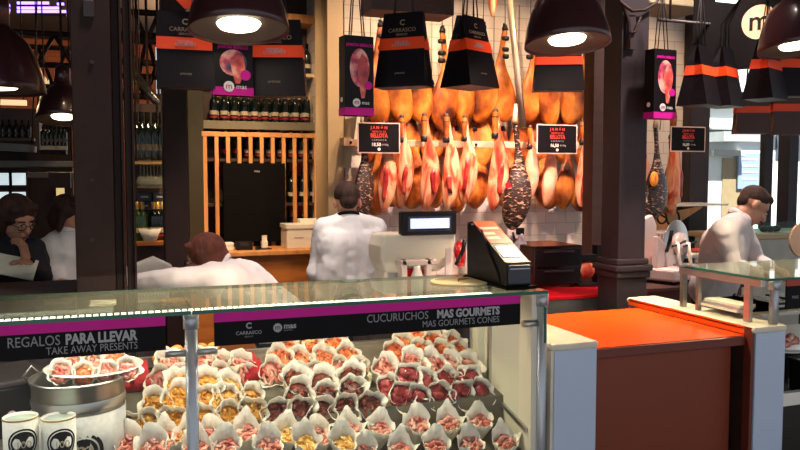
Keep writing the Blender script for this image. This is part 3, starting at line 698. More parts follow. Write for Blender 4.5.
def ham_proto(kind, k):
    key = (kind, k)
    if key in HP: return HP[key]
    r = random.Random(k*7+hash(len(kind)) % 5)
    t = thing('cured_ham', None, 'ham', (0, 0, 0))
    if kind == 'whole':
        ham_body(r, .93).build('meat', M['ham'], t, mods=[('SUBSURF', dict(levels=1, render_levels=1))])
        MB().tube([V((0,0,.05)), V((.004,0,.02)), V((0,0,-.01))], [.012, .022, .026], 10).tube([V((.012,0,.06)), V((.008,0,.03)), V((0,0,0))], [.008, .012, .012], 8).build('hoof', M['hoof'], t)
        for z in (-.09, -.20, -.27):
            MB().lathe([(.027, z-.012-.01), (.034, z-.01), (.034, z+.012), (.027, z+.02)], n=14, sy=.85).build('band', M['hoof'], t)
        MB().tube([V((0,0,.05)), V((.004,0,.3)), V((0,0,.72))], .003, 6).build('cord', M['rope'], t)
    elif kind == 'low':
        ham_body(r, .80, .95).build('meat', M['hamlow'], t, mods=[('SUBSURF', dict(levels=1, render_levels=1))])
        MB().tube([V((0,0,.04)), V((0,0,-.01))], [.014, .024], 10).build('hoof', M['hoof'], t); MB().tube([V((0,0,.03)), V((0,0,.75))], .0025, 5).build('cord', M['rope'], t)
    elif kind == 'cut':
        ham_body(r, .72, 1.0, True).build('meat', M['cut'], t, mods=[('SUBSURF', dict(levels=1, render_levels=1))])
        lp = MB(); s_ = [(.46+.05*k,.008),(.55+.03*k,.016+.004*k),(.66,.024),(.74,.018),(.80,.020),(.88-.03*k,.006)]
        lp.loft([[V((.012+.030*(k % 3)-.012*math.sin(tt*9+k)+rr*math.cos(a), -.040-.006*math.sin(3*tt)+rr*.45*math.sin(a), -tt*.72)) for a in [2*PI*j/12 for j in range(12)]] for tt, rr in s_])
        lp.build('lean_meat', M['lean'], t); MB().tube([V((0,0,.0)), V((0,.03,.03)), V((0,.09,.0)), V((0,.10,-.12))], .004, 6).build('hook', M['steel'], t)
        MB().lathe([(.021, -.055), (.026, -.05), (.026, -.03), (.021, -.025)], n=14).build('band', M['wooddark'], t)
        MB().lathe([(.023, -.195), (.029, -.19), (.029, -.155), (.022, -.15)], n=14, sy=.9).build('band', M['hoof'], t)
        MB().ball((0, 0, .0), (.022, .020, .028)).build('hoof', M['wooddark'], t); MB().lathe([(.022, -.165), (.0225, -.10), (.0265, -.05), (.023, -.0)], n=16, cap=False).build('shank_skin', M['hamlow'], t)
    elif kind == 'smooth':
        ham_body(r, .72, 1.15, True).build('meat', ramp_mat('smooth_pink_fat', [(.3, '#cf6a48'), (.5, '#eda07c'), (.7, '#f2bd9c')], 4, rough=.35), t, mods=[('SUBSURF', dict(levels=1, render_levels=1))])
        MB().lathe([(.023, -.195), (.029, -.19), (.029, -.155), (.022, -.15)], n=14, sy=.9).build('band', M['hoof'], t)
        MB().ball((0, 0, .0), (.022, .020, .028)).build('hoof', M['wooddark'], t); MB().lathe([(.022, -.165), (.0225, -.10), (.0265, -.05), (.023, -.0)], n=16, cap=False).build('shank_skin', M['hamlow'], t)
    elif kind == 'net':
        ham_body(r, .98, 1.0).build('meat', M['net'], t, mods=[('SUBSURF', dict(levels=2, render_levels=2))])
        MB().tube([V((.006,0,.16)), V((0,0,.04)), V((0,0,-.02))], [.012, .018, .024], 10).build('cord', M['beige'], t)
    KIDS[t.name] = kids(t); HP[key] = t
    t['_fresh'] = 1
    return t
def ham(kind, k, px, py_top, py_bot, Y, label, group, rz=0, sw=1.0, tilt=0):
    t = ham_proto(kind, k)
    if '_fresh' in t: del t['_fresh']
    else: t = dup(t)
    base = {'whole': .93, 'low': .80, 'cut': .72, 'smooth': .72, 'net': .98}[kind]
    A, B = PY(px, py_top, Y), PY(px, py_bot, Y); s = (A.z-B.z)/base
    t.location = (A.x - .02*s, Y, A.z); t.scale = (s*sw, s*.95, s); t.rotation_euler = (0, tilt, rz)
    tag(t, label, 'ham', group); return t
ups = [(383,26),(402,30),(423,28),(444,32),(464,30),(485,30),(507,28),(532,30),(554,30),(576,30),(591,34)]
for i, (px, py) in enumerate(ups):
    ham('whole', i % 4, px, py-rg.uniform(-3, 3), 127+rg.uniform(-5, 5), 6.10, f'whole orange cured ham with black hoof, {ordn(i)} from the beige post in the top row', 'whole hams in the top row', rg.choice((0, PI))+rg.uniform(-.5, .5), 1.28)
mids = [372, 394, 413, 434, 455, 475, 497, 520, 543, 566, 588]
for i, px in enumerate(mids):
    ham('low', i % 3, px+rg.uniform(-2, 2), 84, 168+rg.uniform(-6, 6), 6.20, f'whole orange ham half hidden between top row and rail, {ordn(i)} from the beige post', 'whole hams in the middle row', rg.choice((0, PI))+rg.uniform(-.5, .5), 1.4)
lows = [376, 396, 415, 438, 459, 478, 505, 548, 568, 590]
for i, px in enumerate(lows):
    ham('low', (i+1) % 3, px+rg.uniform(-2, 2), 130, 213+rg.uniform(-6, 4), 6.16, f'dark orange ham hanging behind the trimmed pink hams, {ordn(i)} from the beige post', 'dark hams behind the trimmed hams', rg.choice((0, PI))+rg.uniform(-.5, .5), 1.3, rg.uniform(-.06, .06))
fr_ = [('cut',386,124,213),('cut',404,118,209),('cut',427,116,211),('cut',449,117,212),('cut',467,118,205),('cut',498,112,211),('smooth',532,128,206),('smooth',551,130,206),('cut',585,122,207)]
for i, (k, px, a, b) in enumerate(fr_):
    ham(k, i % 4, px, a, b, 5.86, f'{"smooth pale pink ham" if k == "smooth" else "trimmed pink-white ham"}, {ordn(i)} from the beige post in front of the rail', 'trimmed hams in front of the rail', rg.uniform(-.6, .6), 1.0)
ham('net', 0, 364, 122, 220, 5.84, 'dark netted ham hanging right beside the head of the man in white', 'netted hams', .3, 1.0)
h = ham('net', 1, 517, 122, 230, 5.74, 'biggest black netted ham, with red seal, hanging between the pink hams', 'netted hams', -.2, 1.2)
disc('red_seal', tuple(PY(508, 185, 5.64)), .024, .006, M['red'], h, n=18)
h = ham('net', 2, 657, 126, 221, 5.6, 'dark netted ham with orange label hanging past the grey iron column', 'netted hams', .4, 1.75, .05)
MB().ball(PY(654, 179, 5.50), (.045, .02, .065)).build('orange_label', mat('ham_label', '#f08a2c', .4), h, True)
ham('cut', 2, 676, 112, 216, 5.9, 'trimmed ham with long red cut hanging under the price sign past the column', None, .5, .85)
ham('low', 1, 671, 138, 200, 6.1, 'orange ham hanging behind the red-cut ham past the column', None, .3, .8)
ham('smooth', 2, 646, 138, 215, 6.1, 'pale pink ham mostly hidden behind the grey iron column', None, .3, 1.0)
# rails and top bar they hang from
a, b = PY(343, 139, 5.97), PY(602, 140, 5.97); a2 = PY(343, 146, 5.97)
r = thing('ham_rail', 'pale horizontal rail running across the tiled wall between the ham rows', 'rail', ((a.x+b.x)/2, 5.97, a.z))
box('bar', mat('rail_wood', '#cfa88a', .4), a.x, 5.95, a2.z, b.x, 5.975, a.z, r, .004)
for px in (350, 475, 600):
    X = PY(px, 142, 5.97).x; MB().tube([V((X, 5.975, a.z-.02)), V((X, YB, a.z-.02))], .008).build('bracket', M['steel'], r, True)
    MB().ball((X, 5.945, a.z-.028), .012).build('bolt', M['iron'], r, True)
r = thing('hanging_bar', 'steel bar fixed under the ceiling holding the ham cords', 'rail', (3, 6.1, 3.3))
top = PY(450, 26, 6.1).z+.55
MB().tube([V((xw0+.05, 6.1, 3.45)), V((xw1-.1, 6.1, 3.45))], .02, 10).build('bar', M['steel'], r, True)
for X in (xw0+.2, 3.6, xw1-.3): MB().tube([V((X, 6.1, 3.45)), V((X, 6.1, 4.0))], .012).build('bracket', M['steel'], r, True)
# tall slanted steel pole in front of the hams
pl = tag(MB().tube([PY(507, -30, 5.75), PY(523, 128, 5.55)], .032, 4).build('display_pole', mat('pale_steel_pole', '#a79a86', .35, .4)), 'pale steel pole slanting down in front of the hams to the netted ham', 'pole')
# a cut ham piece high by the pole
pp = PY(495, -4, 5.6)
ham('cut', 1, 495, -60, 18, 5.6, 'orange ham end hanging at the top edge beside the steel pole', None, 1.2, 1.2)
# ------------------------------------------------------------------ price signs
def price(px0, py0, px1, py1, Y, label, rz=0, pr='16,50'):
    a, b = PY(px0, py0, Y), PY(px1, py1, Y); w, h = b.x-a.x, a.z-b.z; c = (a+b)/2
    t = thing('price_sign', label, 'sign', c, rz, 'price signs on the ham wall')
    MB().box(-w/2, 0, -h/2, w/2, .006, h/2).build('frame', mat('pink_frame', '#e8c4b8', .4), t)
    MB().box(-w/2+.009, -.002, -h/2+.009, w/2-.009, 0.0, h/2-.009).build('board', M['ink'], t)
    red = mat('sign_red', '#d83a2e', .5)
    for (s, z, sz, m, bo, sx) in (('J A M Ó N', .33, .13, red, .001, 1), ('IBÉRICO DE', .2, .085, red, 0, 1.1), ('BELLOTA', .07, .19, red, .0015, .75), ('C A R R A S C O', -.07, .07, M['letter'], 0, 1)):
        text(s, (0, -.003, z*h), sz*h, m, t, bold=bo, world=False, sx=sx)
    text(pr, (-w*.07, -.003, -.22*h), .15*h, M['white'], t, bold=.001, world=False); text('€/100g', (w*.14, -.003, -.22*h), .08*h, M['letter'], t, world=False)
    disc('dot', (0, -.003, -.37*h), .05*h, .002, M['white'], t, world=False)
    MB().box(-.01, .006, h/2-.06, .01, .03, h/2-.03).build('clip', M['steel'], t)
    return t
price(357.5, 122, 400, 153.5, 5.78, 'framed black price sign clipped to the rail above the man in white', 0, '18,50')
price(537, 124, 577, 154, 5.76, 'framed black price sign hanging over the two smooth pink hams', 0, '16,50')
price(671, 126, 705, 152, 5.45, 'framed black price sign hanging past the grey iron column', 0, '16,50')
# ------------------------------------------------------------------ pendant lamps
def pendant(loc, R, label, group, m_out, m_bulb, tilt=(-.13, 0), e=0, top=4.0):
    t = thing('pendant_lamp', label, 'lamp', loc, 0, group); k = R/.2
    t.rotation_euler = (tilt[0], tilt[1], 0)
    MB().lathe([(.200*k, 0), (.197*k, .03*k), (.186*k, .085*k), (.165*k, .15*k), (.135*k, .215*k), (.095*k, .262*k), (.06*k, .285*k), (.055*k, .30*k)], n=40, cap=False).build('shade', m_out, t, mods=[('SOLIDIFY', dict(thickness=.004*k, offset=-1))])
    MB().lathe([(.191*k, .012*k), (.10*k, .032*k), (.088*k, .030*k)], n=40, cap=False).build('reflector', M['lampin'], t)
    MB().lathe([(.088*k, .030*k), (.078*k, .016*k), (.04*k, .010*k), (.001, .008*k)], n=32, cap=False).build('lens', m_bulb, t)
    MB().lathe([(.056*k, .295*k), (.056*k, .42*k), (.035*k, .44*k), (.01, .45*k)], n=20).build('neck', m_out, t)
    MB().tube([V((0, 0, .44*k)), V((-math.sin(tilt[1])*0, 0, .44*k+.1)), V((0, (top-loc[2]-.5)*math.tan(tilt[0]), top-loc[2]+.02))], .006, 6).build('cord', M['rope'], t)
    if e:
        l = bpy.data.lights.new('lamp_light', 'SPOT'); l.shadow_soft_size = .07*k; l.spot_size = 1.75; l.spot_blend = .7; l.energy = e*5; l.color = (1, .78, .52)
        o = bpy.data.objects.new('lamp_light', l); COL.objects.link(o); o.parent = t; o.location = (0, 0, -.075*k)
    return t
L1 = PY(239, 31, 3.14); L2 = PY(567.5, 45, 3.14); L3 = PY(796, 50, 3.14)
pendant(L1, .198, 'dark bell pendant lamp glowing over the glass case, in front of the hanging bags', 'pendant lamps over the counter', M['lamp'], M['bulb'], e=27)
pendant(L2, .198, 'dark red-brown bell pendant lamp glowing before the ham wall', 'pendant lamps over the counter', M['lamp'], M['bulb'], e=27)
pendant(L3, .185, 'dark bell pendant lamp beside the round m sign', 'pendant lamps over the counter', M['lamp'], M['bulb'], e=27)
pendant(PY(-2, 92, 4.6), .235, 'large black bell lamp cut by the picture edge, above the woman in glasses', 'pendant lamps in the dark hall', M['lamp'], M['bulb_dim'], (-.02, 0), 0)
pendant(PY(63, 120, 7.0), .21, 'small black bell lamp hanging beside the wide iron column', 'pendant lamps in the dark hall', M['lamp'], M['bulb_dim'], (-.2, 0), 2)
# ------------------------------------------------------------------ bag rail and hanging bags
RZ = 2.66
for Yr, nm, x0, x1 in ((3.45, 'steel bag rail running above the counter with carrier bags hung on it', -.2, 3.6),):
    r = thing('bag_rail', nm, 'rail', (1.6, Yr, RZ))
    MB().tube([V((x0, Yr, RZ)), V((x1, Yr, RZ))], .014, 10).build('bar', M['iron2'], r, True)
    for X in (x0+.1, 1.7, x1-.1): MB().tube([V((X, Yr, RZ)), V((X, Yr, 4.0))], .009).build('hanger', M['iron2'], r, True)
a, b = PY(372, 7, 3.9), PY(454, 3, 3.9)
tag(box('overhead_box', M['wooddark'], a.x, 3.9, a.z-.01, b.x, 4.1, 2.95), 'dark brown wooden box beam above the front-facing gourmet bag', 'beam')
bpy.data.objects['overhead_box']['kind'] = 'structure'; bpy.data.objects['overhead_box'].name = 'trim_4'
box_ = box('trim_5', M['wooddark'], a.x+.1, 3.95, 2.9, a.x+.2, 4.05, 4.0); struct(box_)
def paper_bag(px, py_bot, py_top, Y, wpx, rz, label, name_txt=True, depth=.13, stripe='bagstripe', body='bagblack', rail_z=RZ, rail_y=None, grp='black carrier bags with orange stripe', tw=.72):
    A = PY(px, py_bot, Y); T_ = PY(px, py_top, Y); h = T_.z-A.z
    z_ = (A-V((0,0,EYE))).dot(Fv); w = wpx/FPX*z_
    t = thing('carrier_bag', label, 'bag', A, rz, grp)
    d = depth
    def ring(f, o=0):
        ww = w/2*(1-(1-tw)*f)+o; dd = d/2*(1-.80*f)+o; g = w*.10*f
        return [V((-ww,-dd,f*h)), V((-ww*.33,-dd,f*h)), V((ww*.33,-dd,f*h)), V((ww,-dd,f*h)), V((ww-g,0,f*h)), V((ww,dd,f*h)), V((0,dd,f*h)), V((-ww,dd,f*h)), V((-ww+g,0,f*h))]
    mb = MB(); rs = [ring(f) for f in (0, .25, .5, .75, 1)]
    mb.loft(rs, cap=False, smooth=False); mb.add(rs[0], [list(range(9))[::-1]])
    mb.build('body', M[body], t, mods=[('SOLIDIFY', dict(thickness=.002))])
    MB().loft([ring(.50, .0025), ring(.66, .0025)], cap=False, smooth=False).build('stripe', M[stripe], t)
    top = rail_z - A.z; ry = ((rail_y if rail_y is not None else Y) - Y)
    for s in (-1, 1):
        yy = s*d*.06
        MB().tube([V((-w*.2, yy, h-.03)), V((-w*.14, yy*.8, h+(top-h)*.45)), V((0, ry, top+.004)), V((w*.14, yy*.8, h+(top-h)*.45)), V((w*.2, yy, h-.03))], .0035, 6).build('handle', M['rope'], t)
    if name_txt:
        def yf(f): return -(d/2*(1-.80*f))-.004
        tl = math.atan2(d/2*.80, h)
        text('C', (0, yf(.86), .86*h), .038*w/.26, M['bagprint'], t, rot=(PI/2-tl, 0, 0), world=False, bold=.0008)
        text('CARRASCO', (0, yf(.76), .76*h), .027*w/.26, M['bagprint'], t, rot=(PI/2-tl, 0, 0), world=False)
        text('IBÉRICOS', (0, yf(.70), .70*h), .014*w/.26, M['bagprint'], t, rot=(PI/2-tl, 0, 0), world=False)
        text('TIENDA', (0, yf(.585), .595*h), .02*w/.26, M['letter'], t, rot=(PI/2-tl, 0, 0), world=False)
        text('GOURMET', (0, yf(.56), .56*h), .02*w/.26, M['letter'], t, rot=(PI/2-tl, 0, 0), world=False)
        text('JAMONES', (0, yf(.18), .18*h), .012*w/.26, M['bagprint'], t, rot=(PI/2-tl, 0, 0), world=False)
    return t
Y1 = 3.45
t = paper_bag(186, 89, 12, Y1, 56, -.05, 'wide black gourmet bag with orange stripe, hanging beside the slim dark post', tw=.94, depth=.09)
MB().add([V((-.03,-.012,.365)), V((.0,-.016,.335)), V((.03,-.012,.34)), V((.02,-.010,.45)), V((-.11,-.010,.45)), V((-.03,-.006,.365)), V((.0,-.010,.335)), V((.03,-.006,.34)), V((.02,-.004,.45)), V((-.11,-.004,.45))], [(0,1,2,3,4),(9,8,7,6,5),(0,5,6,1),(1,6,7,2),(2,7,8,3),(3,8,9,4),(4,9,5,0)]).build('orange_lining', M['bagstripe'], t)
paper_bag(276, 97, 20, Y1+.04, 62, -.32, 'black gourmet bag with orange stripe half covered by the nearest lamp', tw=.8, depth=.12, name_txt=True)
paper_bag(404, 88, 13, Y1, 54, -.72, 'front-facing black gourmet bag with orange stripe below the brown box beam', depth=.12, tw=.76)
paper_bag(470, 88, 17, Y1, 46, .45, 'black gourmet bag turned sideways showing its folded gusset, before the hams', depth=.19, tw=.72)
paper_bag(558, 91, 40, Y1+.05, 50, -.45, 'black gourmet bag mostly hidden behind the lamp at the ham wall', depth=.12, tw=.85, name_txt=False)
paper_bag(699, 106, 46, Y1, 36, .45, 'black striped bag of the sideways pair, nearer the grey iron column', depth=.17, tw=.7, name_txt=False)
paper_bag(723, 107, 48, Y1+.10, 36, .45, 'black striped bag of the sideways pair, nearer the third lamp', depth=.17, tw=.7, rail_y=Y1, name_txt=False)
paper_bag(765, 100, 40, Y1, 44, .45, 'black striped bag hanging under the round m sign and third lamp', depth=.17, tw=.7, name_txt=False)
paper_bag(792, 97, 40, Y1+.05, 40, -.2, 'black striped bag at the picture edge behind the third lamp', depth=.14, tw=.8, name_txt=False)
MB_b = mat('bag_brown', '#4a2c20', .5, 0, .1, 5); M['bagbrown'] = MB_b  # same black bags; the light on them is put into this brown
r = thing('bag_rail', 'far bag rail before the street window with brown striped bags', 'rail', (4, 4.6, 2.6))
rz2 = 2.75
MB().tube([V((3.6, 4.6, rz2)), V((5.2, 4.6, rz2))], .012).build('bar', M['iron2'], r, True)
for X in (3.7, 5.1): MB().tube([V((X, 4.6, rz2)), V((X, 4.6, 4))], .008).build('hanger', M['iron2'], r, True)
paper_bag(751, 134, 92, 4.6, 34, -.3, 'brown bag with orange stripe hanging before the street window, nearer the worker', body='bagbrown', rail_z=rz2, name_txt=False, tw=.95, grp='brown bags before the street window', depth=.1)
paper_bag(789, 135, 88, 4.6, 38, -.3, 'brown bag with orange stripe hanging before the street window, at the picture edge', body='bagbrown', rail_z=rz2, name_txt=False, tw=.95, grp='brown bags before the street window', depth=.1)
def mas_bag(pxl, pxr, py_bot, py_top, Y, rz, label, dep=.08, rail_z=RZ, art='ham'):
    px = (pxl+pxr)/2; A = PY(px, py_bot, Y); T_ = PY(px, py_top, Y); h = T_.z-A.z; z_ = (A-V((0,0,EYE))).dot(Fv); w = (pxr-pxl)/FPX*z_
    t = thing('carrier_bag', label, 'bag', A, rz, 'printed ham carrier bags')
    MB().box(-w/2, -dep/2, 0, w/2, dep/2, h).build('body', M['bagblack'], t, bevel=.003)
    f = -dep/2-.0015
    MB().box(-w/2-.001, f, 0, w/2+.001, dep/2+.001, .035).build('magenta_band', M['magenta'], t)
    pr = ramp_mat('printed_picture', [(.34, '#15121c'), (.44, '#3a3f60'), (.53, '#c03050'), (.66, '#f5b0a0')], 12, rough=.4, bump=0)
    MB().prism([(-w*.38+w*.76*.5+w*.34*math.cos(a)-0*w, h*.60+h*.24*math.sin(a)) for a in [2*PI*j/24 for j in range(24)]], 'y', f, f+.001).build('picture', pr, t)
    MB().prism([(w*.05, h*.22), (w*.16, h*.22), (w*.30, h*.5), (w*.26, h*.72), (w*.08, h*.78), (-w*.08, h*.66), (-w*.04, h*.45)], 'y', f-.001, f).build('ham_print', ramp_mat('ham_print', [(.3, '#9a2438'), (.5, '#e0584c'), (.7, '#ffd0b8')], 16, rough=.4, bump=0), t)
    text('JAMÓN IBÉRICO', (0, f-.001, h*.88), .018, M['magenta'], t, world=False, bold=.0005)
    disc('magenta_spot', (w*.30, f-.002, h*.38), w*.13, .002, M['magenta'], t, world=False)
    d_ = disc('logo_disc', (-w*.12, f-.003, h*.16), w*.13, .002, M['white'], t, world=False)
    text('m', (-w*.12, f-.006, h*.165), w*.22, M['magenta'], t, world=False); text('mas', (w*.06, f-.003, h*.16), w*.17, M['white'], t, world=False, align='LEFT')
    dd = disc('logo_disc', (0, 0, 0), w*.08, .002, M['white'], t, world=False); dd.rotation_euler = (0, 0, -PI/2); dd.location = (-w/2-.002, 0, h*.2)
    for yy in (-.012, .012):
        MB().tube([V((-w*.22, yy, h-.005)), V((-w*.10, yy, h+(rail_z-A.z-h)*.6)), V((0, 0, rail_z-A.z+.003)), V((w*.12, yy, h+(rail_z-A.z-h)*.6)), V((w*.25, yy, h-.005))], .003, 6).build('handle', M['rope'], t)
mas_bag(212, 252, 96, 42, Y1, .1, 'black and magenta printed ham bag between the two striped bags near the lamp', .06)
mas_bag(341, 372, 116, 37, Y1, .12, 'black and magenta printed ham bag hanging in front of the beige post', .075)
mas_bag(645, 674, 119, 50, Y1+.1, .1, 'black and magenta printed ham bag hanging beside the grey iron column', .075)
# ------------------------------------------------------------------ big m sign
S0 = PY(692, 70, 4.7); S1 = PY(830, 70, 3.9)
ang = math.atan2(S1.y-S0.y, S1.x-S0.x)
sl = (V((S1.x, S1.y, 0))-V((S0.x, S0.y, 0))).length
zb_ = PY(692, 73, 4.7).z
sg = thing('hanging_sign', 'large black hanging board with round beige m logo, above the street window', 'sign', (S0.x, S0.y, zb_), ang)
MB().box(0, 0, 0, sl, .05, 1.0).build('board', M['blackmatt'], sg)
for u in (.15, .85): MB().tube([V((sl*u, .025, 1.0)), V((sl*u, .025, 4.0-zb_))], .008).build('hanger', M['iron'], sg)
# logo where the ray through (759,22) meets the board
nrm = V((math.sin(ang), -math.cos(ang), 0)); rr_ = ray(759.5, 22); o_ = V((0,0,EYE)); tt = (V((S0.x,S0.y,0))-o_).dot(nrm)/rr_.dot(nrm); hit = o_+rr_*tt
lx = (hit-V((S0.x,S0.y,0))); lx = lx.x*math.cos(ang)+lx.y*math.sin(ang); lz = hit.z-zb_
disc('logo_disc', (lx, -.003, lz), .118, .004, mat('logo_beige', '#d8ab86', .5), sg, world=False)
text('m', (lx, -.007, lz+.005), .19, M['ink'], sg, world=False, bold=.003)
# S-hook and green-lit tube at the very top
ex = thing('tube_light', 'short tube light glowing green-white at the top edge above the hanging pair of bags', 'light', PY(728, 0, 4.2))
MB().box(-.09, -.03, 0, .09, .03, .05).build('housing', M['iron2'], ex); MB().box(-.08, -.025, -.012, .08, .025, 0).build('tube', emit('green_white_tube', (.75, 1, .85), 2.5), ex)
MB().tube([V((0,0,.05)), V((0,0,4.0-PY(728,0,4.2).z))], .006).build('hanger', M['iron'], ex)
# ------------------------------------------------------------------ wine wall
def wp(px, py, Y): return PY(px, py, Y)
WY = 7.45; M['olive'] = mat('dark_olive_trim', '#3a3528', .6, spec=.2)
xl, xr_ = wp(203, 130, WY).x, wp(328, 130, WY).x
cab = thing('wine_cabinet', 'tall shelf unit full of wine bottles behind vertical wooden slats', 'cabinet', ((xl+xr_)/2, WY, 0))
box('back_panel', M['wooddark'], xl, WY+.28, .3, xr_, WY+.30, 3.9, cab)
box('upright', M['olive'], xl-.14, WY-.05, 0, xl, WY+.3, 3.9, cab, .004)
def shelf(py, hpx, x0=None, x1=None, m='beige', y0=0, nm='shelf'):
    a, b = wp(270, py, WY), wp(270, py+hpx, WY)
    return box(nm, M[m], x0 or xl, WY+y0, b.z, x1 or xr_, WY+.28, a.z, cab, .003), a.z
_, zA = shelf(122, 8, m='dim', y0=-.03)     # grey band under the open bottle row
_, zB = shelf(72, 3.5)
_, zT = shelf(12, 9, m='wood')
_, zC = shelf(159, 3, m='wooddark'); _, zD = shelf(203, 3, m='wooddark'); _, zE = shelf(243, 3, m='wooddark')
# slat screen
ztop = wp(270, 134, WY).z; zbot = wp(270, 246, WY).z
box('slat_rail', M['wood'], xl-.02, WY-.06, wp(270, 137.5, WY).z, xr_, WY-.02, wp(270, 133, WY).z, cab, .003)
n = 12
for i in range(n):
    X = xl+.01 + (xr_-xl-.04)*i/(n-1)
    box('slat', M['wood'], X-.018, WY-.055, zbot, X+.018, WY-.025, ztop-.01, cab, .003)
# bottles
BP = {}; M['labeld'] = mat('dim_label', '#3a332a', .7)  # darker label copy, the hall's shade put into its colour
def bottle_proto(kind):
    if kind in BP: return BP[kind]
    t = thing('wine_bottle', None, 'bottle', (0, 0, 0))
    MB().lathe([(0, .0), (.036, .0), (.038, .008), (.038, .185), (.034, .205), (.017, .228), (.0145, .24), (.0145, .30), (0, .301)], n=16).build('glass', M['bottle_green'] if kind == 'green' else M['bottle'], t)
    MB().lathe([(.0155, .245), (.0155, .302), (.0, .304)], n=12, cap=False).build('foil', M['gold'] if kind not in ('plain', 'hall') else M['blackmatt'], t)
    MB().lathe([(.0385, .062), (.0385, .100)], n=16, cap=False).build('label', M['labelr'] if kind == 'red' else M['labeld'] if kind == 'hall' else M['labelw'], t)
    if kind == 'dark': MB().lathe([(.0388, .03), (.0388, .05)], n=16, cap=False).build('lower_label', M['labelr'], t)
    KIDS[t.name] = kids(t); BP[kind] = [t, True]; return BP[kind]
def bottle(kind, x, y, z, label, group, s=1.0):
    b = bottle_proto(kind)
    if b[1]: o = b[0]; b[1] = False
    else: o = dup(b[0])
    o.location = (x, y, z); o.scale = (s, s, s); tag(o, label, 'bottle', group); return o
BK = {}
for i in range(12):
    X = wp(213.5+10.15*i, 110, WY+.1).x
    bottle('dark', X, WY+.08, zA+.001, f'dark wine bottle with gold foil, {ordn(i)} from the dark post on the open shelf', 'bottles on the open shelf', .98)
for i in range(11):
    X = wp(218+10.15*i, 110, WY+.2).x
    bottle('dark', X, WY+.20, zA+.001, f'dark wine bottle in the rear rank of the open shelf, {ordn(i)} from the dark post', 'bottles in the rear rank', .98)
for i, px in enumerate((299, 307, 315, 323)):
    bottle('plain', wp(px, 60, WY+.1).x, WY+.1, zB+.001, f'dark bottle with large white label on the highest shelf, {ordn(3-i)} from the beige post', 'bottles on the highest shelf', 1.0)
for i, px in enumerate((226, 237, 248, 259, 270, 281, 292, 302, 313, 323)):
    bottle('red' if i < 2 else 'dark', wp(px, 150, WY+.1).x, WY+.12, zC+.001, f'bottle behind the upper part of the slats, {ordn(i)} from the dark post', 'bottles behind the slats, upper shelf', .92)
for i, px in enumerate((292, 303, 314, 324)):
    bottle('plain', wp(px, 190, WY+.1).x, WY+.12, zD+.001, f'pale-labelled bottle behind the slats beside the black panel, {ordn(3-i)} from the beige post', 'bottles behind the slats, middle shelf', 1.0)
for i, px in enumerate((292, 303, 314, 324)):
    bottle('red', wp(px, 230, WY+.1).x, WY+.12, zE+.001, f'red-labelled bottle behind the slats low down, {ordn(3-i)} from the beige post', 'bottles behind the slats, lowest shelf', 1.0)
for (x0, y0, x1, y1) in ((289, 162, 329, 176), (289, 206, 329, 216)):
    a, b = wp(x0, y0, WY+.27), wp(x1, y1, WY+.27); box('red_backing', M['labelr'], a.x, WY+.26, b.z, b.x, WY+.28, a.z, cab)
# black panel on the slats
a, b = wp(223, 163, WY-.1), wp(286, 241, WY-.1)
bp_ = thing('menu_board', 'large plain black menu panel hung on the wooden slats', 'panel', ((a.x+b.x)/2, WY-.07, b.z))
box('board', M['blackmatt'], a.x, WY-.10, b.z, b.x, WY-.062, a.z, bp_, .005)
text('mas', (wp(257, 171, WY-.1).x, WY-.102, wp(257, 171, WY-.1).z), .035, M['letter'], bp_)
# desk
a = wp(224, 252, 6.9); b = wp(318, 252, 6.9)
dk = thing('wooden_desk', 'honey brown wooden work desk in front of the wine slats', 'desk', ((a.x+b.x)/2, 7.1, 0))
box('desktop', M['wood'], a.x-.5, 6.85, a.z-.04, xw0-.02, 7.36, a.z, dk, .005)
box('front_panel', M['wood2'], a.x-.45, 6.9, 0, xw0-.06, 6.92, a.z-.04, dk)
for X in (a.x-.4, xw0-.1): box('leg', M['wood2'], X-.03, 7.25, 0, X+.03, 7.31, a.z-.04, dk)
zd = a.z
def small(name, label, cat, px0, py0, px1, Y, dep, m, bev=.006, extra=None):
    A, B = wp(px0, 250, Y), wp(px1, 250, Y); T_ = wp(px0, py0, Y)
    t = thing(name, label, cat, ((A.x+B.x)/2, Y+dep/2, zd)); w = (B.x-A.x)/2; h = T_.z-zd
    MB().box(-w, -dep/2, 0, w, dep/2, h).build('body', m, t, bevel=bev)
    if extra: extra(t, w, dep, h)
    return t
small('card_reader', 'small black box standing on the wooden desk under the black panel', 'box', 237, 242, 253, 7.0, .12, M['black'], extra=lambda t,w,d,h: MB().box(-w*.6, -d/2-.003, h*.5, w*.6, -d/2, h*.85).build('slot', M['iron2'], t))
small('telephone', 'low black phone lying on the desk beside the white box', 'phone', 256, 249, 272, 7.0, .1, M['black'], extra=lambda t,w,d,h: MB().box(-w*.9, -d*.4, h, -w*.3, d*.4, h+.02).build('handset', M['black'], t))
small('paper_holder', 'white paper holder on the desk behind the small black boxes', 'holder', 262, 241, 268, 7.15, .06, M['white'], extra=lambda t,w,d,h: MB().box(-w*.8, -d*.3, h, w*.8, d*.1, h+.05).build('paper', M['paper'], t))
small('white_box', 'large white carton with lid on the desk beside the man in white', 'box', 287, 228, 317, 7.0, .28, M['white'], extra=lambda t,w,d,h: (MB().box(-w-.008, -d/2-.008, h-.01, w+.008, d/2+.008, h+.03).build('lid', M['white'], t, bevel=.004), MB().box(-w*.5,-d/2-.003,h*.5,w*.1,-d/2,h*.55).build('slot', M['letter'], t)))
small('white_box', 'flat white box stack standing on the desk behind the larger carton', 'box', 300, 219, 325, 7.2, .12, M['white'], extra=lambda t,w,d,h: MB().box(-w*.9, -d/2-.003, h*.6, w*.9, -d/2, h*.62).build('seam', M['letter'], t))
